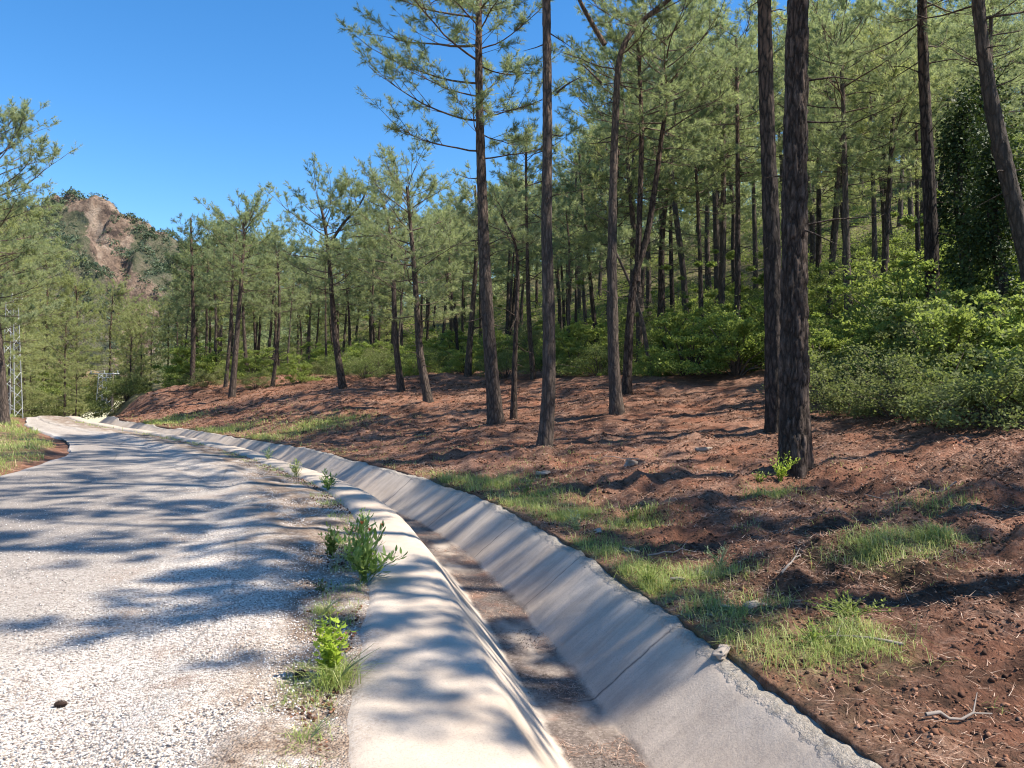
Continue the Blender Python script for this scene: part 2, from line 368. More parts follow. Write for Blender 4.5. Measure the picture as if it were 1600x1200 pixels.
def mat_leaf(name, c0, c1, c2, trans=.35, rough=.55, vary=.35, tint=(.25, .22, .10)):
    b = NB(name, rough)
    g = b.n('ShaderNodeNewGeometry'); v = b.coord()
    c = b.ramp(g.outputs['Random Per Island'], [(0, c0), (.55, c1), (1, c2)])
    oi = b.n('ShaderNodeObjectInfo')
    c = b.mix(b.math('MULTIPLY', oi.outputs['Random'], vary), c, tint)
    c = b.mix(b.ramp(b.noise(v, .9, 3), [(.4, 0), (.7, .35)]), c, c0)
    b.l(c, b.b.inputs['Base Color'])
    tr = b.n('ShaderNodeBsdfTranslucent'); b.l(b.mix(.6, c, (c2[0] * 1.2, c2[1] * 1.3, c2[2] * .8)), tr.inputs[0])
    ms = b.n('ShaderNodeMixShader'); ms.inputs[0].default_value = trans
    b.l(b.b.outputs[0], ms.inputs[1]); b.l(tr.outputs[0], ms.inputs[2])
    b.l(ms.outputs[0], b.t.nodes['Material Output'].inputs[0])
    return b.m
def mat_grain(name, stops, rough=.9):
    b = NB(name, rough); g = b.n('ShaderNodeNewGeometry')
    c = b.ramp(g.outputs['Random Per Island'], stops)
    v = b.coord(); c = b.mix(.25, c, b.ramp(b.noise(v, 60, 3), [(.3, 0.02), (.7, .7)]), 'OVERLAY')
    return b.done(c)
def mat_plain(name, col, rough=.6, metal=0.0, sc=30):
    b = NB(name, rough); v = b.coord(); b.b.inputs['Metallic'].default_value = metal
    c = b.mix(b.ramp(b.noise(v, sc, 4), [(.35, 0), (.7, .5)]), col, tuple(x * .6 for x in col))
    return b.done(c, b.bump(b.noise(v, sc * 2, 4), .003, .5))

def mat_mountain():
    b = NB('mountain_rock', .95); v = b.coord((1, 1, 1))
    rock = b.ramp(b.noise(v, .09, 8, .72), [(.40, (.085, .06, .05)), (.5, (.29, .20, .145)), (.60, (.46, .345, .26))])
    green = b.ramp(b.noise(v, .12, 6, .7), [(.35, (.04, .055, .045)), (.5, (.12, .125, .07)), (.65, (.24, .20, .14))])
    f = b.math('ADD', b.attr('bare'), b.math('MULTIPLY', b.math('SUBTRACT', b.noise(v, .07, 8, .75), .5), 3.0), True)
    c = b.mix(b.ramp(f, [(.4, 0), (.55, 1)]), green, rock)
    nb = b.bump(b.noise(v, .12, 10, .8), 5, 1.0)
    return b.done(c, nb)

M_ground = mat_ground(); M_road = mat_road(); M_conc = mat_concrete()
M_bark = mat_bark('pine_bark', (.032, .022, .018), (.092, .064, .052), (.20, .15, .12))
M_bark2 = mat_bark('pine_bark_old', (.02, .014, .012), (.06, .043, .036), (.17, .125, .10), .8)
M_branch = mat_bark('branch_bark', (.05, .035, .028), (.14, .10, .08), (.24, .19, .15), 3)
M_needle = mat_leaf('pine_needles', (.12, .16, .08), (.265, .31, .165), (.43, .46, .27), .52, tint=(.35, .37, .24))
M_needle_dark = mat_leaf('pine_needles_dark', (.07, .11, .06), (.15, .20, .10), (.26, .30, .16), .45, tint=(.17, .20, .11))
M_needle_left = mat_leaf('pine_needles_sunlit', (.16, .20, .08), (.33, .36, .165), (.49, .49, .26), .53, tint=(.36, .37, .21))  # lighter needle copy, sunlit look of the left wood put into its colour
M_shrub = mat_leaf('broad_leaves', (.05, .09, .022), (.19, .26, .06), (.42, .48, .14), .45, .65, .7, (.19, .20, .08))
M_maquis = mat_leaf('scrub_leaves', (.04, .06, .022), (.12, .16, .05), (.30, .34, .13), .35, .75, .6, (.22, .20, .10))
M_lime = mat_leaf('lime_leaves', (.18, .28, .03), (.36, .46, .06), (.56, .62, .13), .4, .5, 0)
M_olean = mat_leaf('lance_leaves', (.09, .16, .04), (.22, .33, .09), (.42, .50, .18), .4, .55, 0)
M_redtip = mat_plain('red_leaf_tip', (.55, .13, .04))
M_grass = mat_leaf('grass_blades', (.12, .20, .045), (.27, .36, .09), (.60, .56, .30), .4, .6, 0)
M_fern = mat_leaf('grey_green_needles', (.10, .16, .08), (.2, .27, .15), (.34, .38, .25), .35, .5, 0)
M_ivy = mat_leaf('ivy_leaves', (.014, .024, .009), (.035, .06, .018), (.09, .13, .035), .15, .6, .2, (.05, .07, .02))
M_litter = mat_grain('dry_needles', [(0, (.12, .06, .038)), (.4, (.33, .19, .13)), (.75, (.5, .33, .24)), (1, (.68, .54, .42))])
M_clod = mat_grain('earth_clods', [(0, (.03, .016, .01)), (.5, (.11, .05, .03)), (.85, (.24, .11, .06)), (1, (.36, .2, .13))])
M_grit = mat_grain('drain_grit', [(0, (.08, .06, .05)), (.5, (.2, .16, .13)), (1, (.4, .34, .29))])
M_gravel = mat_grain('gravel_chips', [(0, (.22, .18, .16)), (.3, (.48, .43, .39)), (.7, (.70, .64, .59)), (1, (.84, .79, .74))])
M_stone = mat_plain('limestone', (.36, .30, .25), .9, 0, 14)
M_steel = mat_plain('galvanised_steel', (.42, .44, .45), .5, .3)
M_wood = mat_plain('weathered_pole', (.26, .22, .19), .9)
M_cone = mat_plain('cone_scales', (.07, .045, .035), .8, 0, 80)
M_mount = mat_mountain()
M_mtree = mat_leaf('mountain_scrub', (.05, .075, .05), (.10, .135, .08), (.17, .20, .12), .2, .8, 0)

# ------------------------------------------------------------------ ground sheets
def grid_faces(nr, nc, flip=False):
    i = np.arange(nr - 1)[:, None] * nc; j = np.arange(nc - 1)[None]
    q = np.stack([i + j, i + j + 1, i + nc + j + 1, i + nc + j], -1).reshape(-1, 4)
    return q[:, ::-1] if flip else q
S = [-60, -45, -33, -24, -17, -12, -8, -5, -3, -1.5, -.3, .6, 1.3]
y_ = 1.8
while y_ < 62: S.append(y_); y_ *= 1.0075
while y_ < 1100: S.append(y_); y_ *= 1.06
S = np.array(S)
def geo(d0, step, r, end, lim=1e9):
    o = [d0]
    while o[-1] < end: o.append(o[-1] + step); step = min(step * r, lim)
    return np.array(o)
def sheet(S, Dd, smooth_n=True):
    X0 = np.interp(S, YY, XX); N = nrm(np.interp(S, YY, A2 if smooth_n else AA))
    X = X0[:, None] + N[:, 0:1] * Dd[None]; Y = S[:, None] + N[:, 1:2] * Dd[None]
    return X, Y
parts = []
Dr = np.concatenate([[.60, .63], geo(.66, .028, 1.0165, 600)])
X, Y = sheet(S, Dr); Z = ground_z(X.ravel(), Y.ravel()).reshape(X.shape)
Z[:, 0] = Z[:, 2] - .45; Z[:, 1] = Z[:, 2] - .2
f1 = grid_faces(*X.shape, flip=False)
V1 = np.stack([X.ravel(), Y.ravel(), Z.ravel()], 1)
Dl = -np.concatenate([[1.36, 1.6, 2, 2.5], geo(2.7, .12, 1.03, 600)])
X2, Y2 = sheet(S, Dl); Z2 = ground_z(X2.ravel(), Y2.ravel()).reshape(X2.shape)
V2 = np.stack([X2.ravel(), Y2.ravel(), Z2.ravel()], 1)
f2 = grid_faces(*X2.shape, flip=True)
V = np.concatenate([V1, V2]); f2 = f2 + len(V1)
dd, ss = dist_line(V[:, 0], V[:, 1])
gr = gmask(V[:, 0], V[:, 1]) + np.where(dd < 0, sstep(.1, .7, -dd - road_left(ss)) * (1.1 + .5 * fbm(V[:, 0] / 1.2, V[:, 1] / 1.2, seed=44, o=3)), 0) + sstep(1.6, .8, dd) * (dd > 0) * .12
# graded earth stops where the scrub begins
def scrub_edge(s): return np.interp(s, [0, 4, 8, 10, 13, 16, 20, 26, 34, 40, 46], [7.5, 6.5, 6.2, 8.2, 10.8, 12.6, 13, 13, 10.2, 8, 5])
edge_d = scrub_edge(ss) + fbm(V[:, 0] / 3, V[:, 1] / 3, seed=55, o=3) * .9
wood = np.where(dd > 0, np.maximum(sstep(.6, 2.4, dd - edge_d), sstep(44, 47, ss)), sstep(3.5, 6, -dd - road_left(ss)))
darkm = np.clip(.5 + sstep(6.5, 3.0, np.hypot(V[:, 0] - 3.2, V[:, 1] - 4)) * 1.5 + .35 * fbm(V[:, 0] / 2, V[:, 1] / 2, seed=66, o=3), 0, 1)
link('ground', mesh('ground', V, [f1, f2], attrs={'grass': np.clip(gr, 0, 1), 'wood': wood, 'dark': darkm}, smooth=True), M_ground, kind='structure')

# road of white chippings
Sr = S[(S > -40) & (S < 120)]; Dd = np.concatenate([np.linspace(-7.6, -2.6, 30), np.linspace(-2.55, -1.33, 26)])
Ed = np.linspace(0, 1, len(Dd)); RL = road_left(Sr)[:, None]; DR = np.concatenate([-RL + (RL - 2.6) * np.linspace(0, 1, 30)[None], np.broadcast_to(np.linspace(-2.55, -1.33, 26), (len(Sr), 26))], 1)
X0 = np.interp(Sr, YY, XX); N0 = nrm(np.interp(Sr, YY, AA)); X = X0[:, None] + N0[:, :1] * DR; Y = Sr[:, None] + N0[:, 1:] * DR
wl = fbm(np.broadcast_to(Sr[:, None], X.shape) / 2.2, np.zeros_like(X), seed=12, o=3) * .22 * sstep(-7.0, -7.6, Dd)[None]
Nn = nrm(np.interp(Sr, YY, AA)); X = X + Nn[:, :1] * wl; Y = Y + Nn[:, 1:] * wl
Z = road_z(Sr)[:, None] + .01 * fbm(X / 1.5, Y / 1.5, seed=14, o=3) + (.03 * fbm(X / .5, Y / .8, seed=15, o=3) * (sstep(-4, -2.6, Dd) * sstep(-1.4, -1.7, Dd))[None]) + .045 * np.exp(-((Dd + 2.35) / .4) ** 2)[None] - .02 * sstep(-1.7, -1.34, Dd)[None]
Z[:, 0] -= .1
uv = np.stack([DR.ravel(), np.broadcast_to(Sr[:, None], X.shape).ravel()], 1)
link('road', mesh('road', np.stack([X.ravel(), Y.ravel(), Z.ravel()], 1), grid_faces(*X.shape), uv=uv, attrs={'from_left': (DR + RL).ravel()}, smooth=True), M_road, kind='structure')

# concrete drain
prof = [(-1.44, -.3), (-1.43, .005), (-1.25, .012), (-1.05, .008), (-.96, .003), (-.90, -.006), (-.85, -.032), (-.80, -.092), (-.72, -.2), (-.62, -.325), (-.52, -.45), (-.45, -.54), (-.43, -.552), (-.4, -.555), (-.2, -.56), (-.03, -.555),
        (0, -.545), (.03, -.52), (.12, -.45), (.24, -.355), (.36, -.26), (.47, -.175), (.55, -.112), (.575, -.095), (.60, -.088), (.64, -.085), (.67, -.09), (.685, -.12), (.69, -.5)]
pd = np.array([p[0] for p in prof]); pz = np.array([p[1] for p in prof])
pp = np.linspace(0, len(prof) - 1, (len(prof) - 1) * 2 + 1); pd = np.interp(pp, range(len(prof)), pd); pz = np.interp(pp, range(len(prof)), pz)
Sd = S[(S > -25) & (S < 52)]
def apron_edge(s): return np.interp(s, [-5, 4, 6, 8, 12], [-1.80, -1.74, -1.56, -1.44, -1.42])
DD = np.broadcast_to(pd, (len(Sd), len(pd))).copy(); ae = apron_edge(Sd)[:, None]
DD = np.where(DD < -.98, -.98 + (DD + .98) * (ae + .98) / -.45, DD)
X0 = np.interp(Sd, YY, XX); N0 = nrm(np.interp(Sd, YY, AA)); X = X0[:, None] + N0[:, :1] * DD; Y = Sd[:, None] + N0[:, 1:] * DD
SS = np.broadcast_to(Sd[:, None], X.shape); dprof = np.broadcast_to(pd, X.shape)
chip = fbm(SS / .12, DD / .1, seed=81, o=4); slab = hashv(np.floor(SS / 2.1 + .5), 0 * SS, 0 * SS, 4) - .5
rimw = sstep(.5, .58, DD) * (DD < .688)
Z = pz[None] + np.minimum(road_z(SS), 0) + rimw * (chip * .014 + .02 * fbm(SS / .9, DD * 0, seed=83, o=3)) + slab * (.025 + .07 * sstep(14, 26, SS)) * sstep(-.2, .5, DD) + .008 * fbm(SS / .6, DD / .4, seed=82, o=3)
Z = Z + .02 * sstep(-.7, -1.0, DD) * sstep(-1.43, -1.3, DD) * fbm(SS / 2.2, DD * 0, seed=84, o=2) + np.where(dprof < -1.42, -.05, 0) + .012 * (dprof < -1.0)
n = nrm(np.interp(Sd, YY, AA)); off = rimw * chip * .014 + .008 * fbm(SS / 1.5, DD * 0 + 5, seed=85, o=3)
X = X + n[:, :1] * off; Y = Y + n[:, 1:] * off
uv = np.stack([np.where(dprof < -.98, dprof, DD).ravel(), SS.ravel()], 1)
link('drainage_channel', mesh('drainage_channel', np.stack([X.ravel(), Y.ravel(), Z.ravel()], 1), grid_faces(*X.shape), uv=uv, smooth=True), M_conc, kind='structure')

# ------------------------------------------------------------------ scattered fine stuff
ico = np.array([(0, 0, 1)] + [(.894 * math.cos(a * 1.2566), .894 * math.sin(a * 1.2566), .447) for a in range(5)] + [(.894 * math.cos(a * 1.2566 + .628), .894 * math.sin(a * 1.2566 + .628), -.447) for a in range(5)] + [(0, 0, -1)])
icof = np.array([(0, 1 + a, 1 + (a + 1) % 5) for a in range(5)] + [(1 + a, 6 + a, 1 + (a + 1) % 5) for a in range(5)] + [(1 + (a + 1) % 5, 6 + a, 6 + (a + 1) % 5) for a in range(5)] + [(11, 6 + (a + 1) % 5, 6 + a) for a in range(5)])
octv = np.array([(1, 0, 0), (0, 1, 0), (-1, 0, 0), (0, -1, 0), (0, 0, 1), (0, 0, -1)], float)
octf = np.array([(0, 1, 4), (1, 2, 4), (2, 3, 4), (3, 0, 4), (1, 0, 5), (2, 1, 5), (3, 2, 5), (0, 3, 5)])
def scatter_stones(name, x, y, z, size, mat, base=(ico, icof), flat=.6, jit=.3, asp=.3, **props):
    bv, bf = base; n = len(x); k = len(bv)
    sc = size[:, None] * rng.uniform(1 - asp, 1 + asp, (n, 3)) * np.array([1, 1, flat])
    V = bv[None] * (1 + rng.uniform(-jit, jit, (n, k, 1))) * sc[:, None]
    a = rng.uniform(0, 6.28, n); ca, sa = np.cos(a)[:, None], np.sin(a)[:, None]
    V = np.stack([V[..., 0] * ca - V[..., 1] * sa, V[..., 0] * sa + V[..., 1] * ca, V[..., 2]], -1) + np.stack([x, y, z], 1)[:, None]
    F = bf[None] + (np.arange(n) * k)[:, None, None]
    return link(name, mesh(name, V.reshape(-1, 3), F.reshape(-1, 3)), mat, **props)
def in_view(x, y, m=1.15): return (y > 1.8) & (np.abs(x) < y * .666 * m + .4)
def sd_scatter(n, s0, s1, d0, d1, p=2.0):
    """points in (along, across) strip, denser near the camera"""
    u = rng.random(n); s = s0 * (s1 / s0) ** u if p == 2.0 else s0 + (s1 - s0) * u ** p
    d = rng.uniform(d0, d1, n) if np.isscalar(d0) else d0
    X = np.interp(s, YY, XX); N = nrm(np.interp(s, YY, A2 if d1 > 3 else AA))
    x = X + N[:, 0] * d; y = s + N[:, 1] * d
    k = in_view(x, y); return x[k], y[k], s[k], d[k]
# loose chippings on the road
x, y, s, d = sd_scatter(90000, 2.0, 17, -5.5, -1.38)
k = (rng.random(len(x)) < .16 + .84 * np.exp(-((d + 2.3) / .9) ** 2)) & (d < apron_edge(s) + .06 * rng.normal(0, 1, len(x)))
x, y, s, d = x[k], y[k], s[k], d[k]
zr = road_z(s) + .045 * np.exp(-((d + 2.35) / .4) ** 2)
scatter_stones('loose_gravel', x, y, zr + .003, rng.uniform(.0035, .0085, len(x)), M_gravel, (octv, octf), .7, .25, kind='stuff', label='white stone chippings lying loose on the road surface', category='gravel')
x, y, s, d = sd_scatter(9000, 2.2, 16, -.42, -.02); k = vnoise(x / .5, y / .5, seed=111) > -.1; x, y, s, d = x[k], y[k], s[k], d[k]
scatter_stones('silt_grit', x, y, -.556 + 0 * x, rng.uniform(.002, .007, len(x)), M_grit, (octv, octf), .6, .25, kind='stuff', label='dark grit and crumbs on the concrete drain floor', category='grit')
x, y, s, d = sd_scatter(16000, 2.2, 26, -2.6, -1.42); k = (d < apron_edge(s) + .02) & (rng.random(len(x)) < np.exp(-((d - apron_edge(s)) / .28) ** 2)) & (vnoise(x / .4, y / .4, seed=113) > -.2); x, y, s, d = x[k], y[k], s[k], d[k]
scatter_stones('edge_crumbs', x, y, road_z(s) + .012 + 0 * x, rng.uniform(.003, .012, len(x)), M_clod, (ico, icof), .7, .4, kind='stuff', label='brown crumbs and litter gathered along the apron edge', category='soil')
# clods of turned earth
x, y, s, d = sd_scatter(90000, 2.2, 42, .69, 11)
k = (d > .69) & (rng.random(len(x)) > gmask(x, y) * .8) & (vnoise(x / .8, y / .8, seed=91) > -.55)
x, y, s, d = x[k], y[k], s[k], d[k]; j_ = rng.random(len(x)) < .6; q_ = rng.permutation(len(x))[:j_.sum()]; hub = rng.integers(0, max(1, len(x) // 14), j_.sum()); x[j_] = x[hub] + rng.normal(0, .05, j_.sum()); y[j_] = y[hub] + rng.normal(0, .05, j_.sum()); d, s = dist_line(x, y); k = d > .69; x, y, s, d = x[k], y[k], s[k], d[k]
sz = .004 + .015 * rng.random(len(x)) ** 6 + .0006 * s; sz *= rng.uniform(.6, 1.2, len(x))
scatter_stones('earth_clods', x, y, ground_z(x, y) + sz * .1, sz, M_clod, (ico, icof), .8, .5, .2, kind='stuff', label='crumbled clods of red-brown turned earth right of the drain', category='soil')
# dry needles and straw
def blades(x, y, z, L, wd, az, el, bend=0.0, segs=1):
    n = len(x); P = np.stack([x, y, z], 1)
    D = np.stack([np.cos(az) * np.cos(el), np.sin(az) * np.cos(el), np.sin(el)], 1)
    Sv = np.stack([-np.sin(az), np.cos(az), np.zeros(n)], 1) * (wd * .5)[:, None]
    if segs == 1:
        V = np.stack([P - Sv, P + Sv, P + D * L[:, None]], 1)
        return V.reshape(-1, 3), (np.arange(n) * 3)[:, None] + np.array([[0, 1, 2]])
    mid = P + D * (L * .55)[:, None]; H = np.stack([np.cos(az), np.sin(az), np.zeros(n)], 1)
    tip = P + D * L[:, None] + H * (L * bend)[:, None] - np.array([0, 0, 1.]) * (L * bend * .6)[:, None]
    V = np.stack([P - Sv, P + Sv, mid + Sv * .8, mid - Sv * .8, tip], 1)
    b = (np.arange(n) * 5)[:, None]
    T = np.concatenate([b + np.array([[0, 1, 2]]), b + np.array([[0, 2, 3]]), b + np.array([[3, 2, 4]])])
    return V.reshape(-1, 3), T
x, y, s, d = sd_scatter(16000, 2.2, 24, -.42, .02); k = vnoise(x / .45, y / .45, seed=118) > .05; x, y, s, d = x[k], y[k], s[k], d[k]; n = len(x); dist = np.hypot(x, y)
V, T = blades(x, y, np.full(n, -.548) + .01 * rng.random(n), rng.uniform(.02, .09, n), .0008 + .00045 * dist, rng.uniform(0, 6.28, n), rng.uniform(-.1, .3, n))
link('drain_litter', mesh('drain_litter', V, T), M_litter, kind='stuff', label='dry needles and leaf bits washed along the concrete drain floor', category='litter')
x, y, s, d = sd_scatter(150000, 2.2, 34, .68, 11)
k = (rng.random(len(x)) > .75 * sstep(2.6, .8, np.hypot(x - 2.9, y - 3.6))) & (vnoise(x / .9, y / .9, seed=95) + .6 * vnoise(x / .3, y / .3, seed=96) > -.35)
x, y = x[k], y[k]; n = len(x); dist = np.hypot(x, y)
V, T = blades(x, y, ground_z(x, y) + .004 + .02 * rng.random(n), rng.uniform(.03, .13, n), .0009 + .00055 * dist, rng.uniform(0, 6.28, n), rng.uniform(-.15, .35, n))
link('needle_litter', mesh('needle_litter', V, T), M_litter, kind='stuff', label='dry pink-brown pine needles and straw strewn over the earth', category='litter')
# grass
gx, gy, gl = [], [], []
for (cx, cy, r_, d_) in GRASS:
    n = int(6500 * d_ * min(r_, 1.2) ** 1.3 * (1 if cy < 12 else .6)); gx.append(cx + rng.normal(0, r_ * .5, n)); gy.append(cy + rng.normal(0, r_ * .5, n)); gl.append(rng.uniform(.05, .2, n) * (1 if cy < 12 else 1.3))
x, y, s, d = sd_scatter(7000, 3, 40, .66, 1.5); k = vnoise(x / .7, y / .7, seed=98) > .15; gx.append(x[k]); gy.append(y[k]); gl.append(rng.uniform(.03, .14, k.sum()))
x, y, s, d = sd_scatter(130000, 8, 46, -13, -3.0); k = (vnoise(x / 1.1, y / 1.1, seed=99) > -.2) & (-d - road_left(s) > .35 + .4 * vnoise(s / 1.5, s * 0, seed=97)); gx.append(x[k]); gy.append(y[k]); gl.append(rng.uniform(.06, .3, k.sum()))
x, y, s, d = sd_scatter(22000, 2.4, 34, -2.1, -1.38); k = (d < apron_edge(s) + .03) & (d > apron_edge(s) - .3); x, y, s, d = x[k], y[k], s[k], d[k]; k = vnoise(s / .35, s * 0, seed=101) > .05; gx.append(x[k]); gy.append(y[k]); gl.append(rng.uniform(.02, .09, k.sum()))
x, y, s, d = sd_scatter(34000, 3, 30, .8, 5.5); k = (vnoise(x / .5, y / .5, seed=102) + .5 * vnoise(x / 1.9, y / 1.9, seed=105) > .38) & (rng.random(len(x)) < 1.3 - d / 5); gx.append(x[k]); gy.append(y[k]); gl.append(rng.uniform(.03, .1, k.sum()))
x, y, L = np.concatenate(gx), np.concatenate(gy), np.concatenate(gl)
k = rng.random(len(x)) < .30 + 1.3 * np.clip(vnoise(x / .16, y / .16, seed=103) + .5 * vnoise(x / .5, y / .5, seed=104) + .1, 0, 1); x, y, L = x[k], y[k], L[k]
d, s = dist_line(x, y); k = (d > .68) | (d < -1.36); x, y, L, d, s = x[k], y[k], L[k], d[k], s[k]; n = len(x); dist = np.hypot(x, y)
zz = np.where((d < 0) & (-d < road_left(s)), road_z(s) + .008, ground_z(x, y) - .005)
V, T = blades(x, y, zz, L, .0013 + .00045 * dist, rng.uniform(0, 6.28, n), rng.uniform(.45, 1.5, n), rng.uniform(.05, .8, n), 2)
link('grass', mesh('grass', V, T), M_grass, kind='stuff', label='thin yellow-green grass sprouting in patches on the earth', category='grass')

# ------------------------------------------------------------------ pines
def needles_from(tp, td, tl, nn, nl, nw, r):
    """tp twig starts (n,3), td dirs, tl lengths -> needle triangles"""
    n = len(tp); t = r.uniform(.3, 1.1, (n, nn)); B = tp[:, None] + td[:, None] * (tl[:, None] * t)[..., None]
    ref = np.where(np.abs(td[:, 2:3]) < .9, np.array([[0., 0, 1]]), np.array([[1., 0, 0]]))
    U = np.cross(td, ref); U /= np.linalg.norm(U, axis=1, keepdims=True); W = np.cross(td, U)
    a = r.uniform(0, 6.283, (n, nn)); ang = r.uniform(.35, 1.45, (n, nn))
    rd = np.cos(a)[..., None] * U[:, None] + np.sin(a)[..., None] * W[:, None]
    D = td[:, None] * np.cos(ang)[..., None] + rd * np.sin(ang)[..., None]
    side = np.cross(D, rd + .01); side /= np.linalg.norm(side, axis=-1, keepdims=True) + 1e-9
    L = nl * r.uniform(.7, 1.2, (n, nn)); s_ = side * (nw * .5)
    V = np.stack([B - s_, B + s_, B + D * L[..., None]], 2).reshape(-1, 3)
    return V, np.arange(len(V)).reshape(-1, 3)

def make_crown(acc, snag, path, rad_fn, H0, H1, spread, nb, r, bias=None, prof=None, ntw=1.0, needle=(16, .13, .010), sec=7, droop=.0, rr=1.0, bare=15, far=False):
    """path (n,3) trunk polyline. Returns needle V, T; branches go to acc"""
    zs = path[:, 2]
    def at(z): return np.array([np.interp(z, zs, path[:, 0]), np.interp(z, zs, path[:, 1]), z])
    TP, TD, TL = [], [], []
    for i in range(nb):
        t = ((i + r.uniform(.1, .9)) / nb) ** .9
        z = H0 + (H1 - H0) * t * .98; az = i * 2.39996 + r.uniform(-.5, .5)
        if bias is not None and r.random() < bias[1]: az = bias[0] + r.normal(0, .6)
        pr = (prof(t) if prof else (.55 + .75 * t) * (1 - t ** 3 * .45) * (1.15 - .35 * t))
        L = spread * pr * r.uniform(.6, 1.15)
        if bias is not None: L *= 1 + bias[2] * math.cos(az - bias[0])
        L = max(L, .3)
        e0 = rad(-4 + 40 * t ** 1.4 + r.uniform(-12, 14)) - droop
        P = [at(z)]; e = e0; a = az; ns = 8
        for k in range(ns):
            e += r.uniform(-.10, .16) ; a += r.uniform(-.17, .17)
            P.append(P[-1] + np.array([math.cos(a) * math.cos(e), math.sin(a) * math.cos(e), math.sin(e)]) * L / ns)
        P = np.array(P); r0 = min(rad_fn(z) * .5, .007 + .0085 * L) * rr
        acc.tube(P, np.linspace(r0, .006, len(P)), 5 if not far else 4, cap=False)
        nsec = max(3, int(sec * (.4 + .5 * min(1, L / 2.0))))
        for q in range(nsec):
            u = .25 + .75 * (q + r.random()) / nsec if q < nsec - 1 else 1.0
            idx = u * ns; i0 = min(int(idx), ns - 1); p0 = P[i0] + (P[i0 + 1] - P[i0]) * (idx - i0); dr = P[i0 + 1] - P[i0]; dr = dr / np.linalg.norm(dr)
            sg = 1 if q % 2 else -1; yaw = sg * r.uniform(.45, 1.2) if u < 1 else r.uniform(-.3, .3)
            ca, sa = math.cos(yaw), math.sin(yaw); d2 = np.array([dr[0] * ca - dr[1] * sa, dr[0] * sa + dr[1] * ca, dr[2] + r.uniform(-.15, .5)]); d2 /= np.linalg.norm(d2)
            L2 = L * .46 * (1.15 - .6 * u) * r.uniform(.5, 1.3) + .2; p1 = p0 + d2 * L2 * .5; d3 = d2 + np.array([r.uniform(-.2, .2), r.uniform(-.2, .2), r.uniform(-.1, .3)]); d3 /= np.linalg.norm(d3); p2 = p1 + d3 * L2 * .5
            acc.tube([p0, p1, p2], [max(.005, r0 * .4), .006, .003], 3, cap=False)
            nt2 = max(3, int(r.integers(6, 12) * ntw * (.6 + .6 * min(L2, 1.3))))
            vv = r.uniform(.4, 1.02, nt2); vv[0] = .98
            base = np.where(vv[:, None] < .5, p0 + (p1 - p0) * (vv[:, None] * 2), p1 + (p2 - p1) * (vv[:, None] * 2 - 1))
            dd_ = d3[None] + r.normal(0, .75, (nt2, 3)) + np.array([0, 0, .2]); dd_[0] = d3; dd_ /= np.linalg.norm(dd_, axis=1, keepdims=True)
            TP.append(base); TD.append(dd_); TL.append(r.uniform(.10, .26, nt2))
    # leader
    top = at(H1); TP.append(np.repeat(top[None], 5, 0)); q = r.normal(0, .5, (5, 3)) + np.array([0, 0, 1]); TD.append(q / np.linalg.norm(q, axis=1, keepdims=True)); TL.append(np.full(5, .3))
    # dead snags below the crown
    zb = zs[0] + (H0 - zs[0]) * .35
    for i in range(bare):
        z = r.uniform(zb, H0 + .3); az = r.uniform(0, 6.28); L = r.uniform(.15, 1.1); p = at(z); e = r.uniform(-.5, .5)
        d1 = np.array([math.cos(az) * math.cos(e), math.sin(az) * math.cos(e), math.sin(e)]); m_ = p + d1 * L * .55; tip = m_ + (d1 + np.array([r.uniform(-.4, .4), r.uniform(-.4, .4), r.uniform(-.5, .3)])) * L * .45
        snag.tube([p, m_, tip], [.018, .011, .004], 4, cap=False)
    TP = np.concatenate(TP); TD = np.concatenate(TD); TL = np.concatenate(TL)
    if not far:
        P0 = TP; P1 = TP + TD * TL[:, None] * .9; ref = np.array([0.3, .5, .8]); U = np.cross(TD, ref); U /= np.linalg.norm(U, axis=1, keepdims=True) + 1e-9; W = np.cross(TD, U); w0 = .0035
        V = np.concatenate([np.stack([P0 + w0 * U, P0 - w0 * .5 * U + w0 * .87 * W, P0 - w0 * .5 * U - w0 * .87 * W, P1], 1)]).reshape(-1, 3)
        b = (np.arange(len(P0)) * 4)[:, None]; acc.add(V, np.concatenate([b + np.array([[0, 1, 3]]), b + np.array([[1, 2, 3]]), b + np.array([[2, 0, 3]])]))
    return needles_from(TP, TD, TL, needle[0], needle[1], needle[2], r)

def smooth_path(P, n):
    P = np.array(P, float); t = np.r_[0, np.cumsum(np.linalg.norm(np.diff(P, axis=0), axis=1))]
    u = np.linspace(0, t[-1], n); Q = np.stack([np.interp(u, t, P[:, i]) for i in range(3)], 1)
    m = max(1, n // (len(P) * 2)); k = np.ones(2 * m + 1) / (2 * m + 1)
    pad = np.concatenate([2 * Q[0] - Q[m:0:-1], Q, 2 * Q[-1] - Q[-2:-m - 2:-1]])
    return np.stack([np.convolve(pad[:, i], k, 'valid') for i in range(3)], 1)

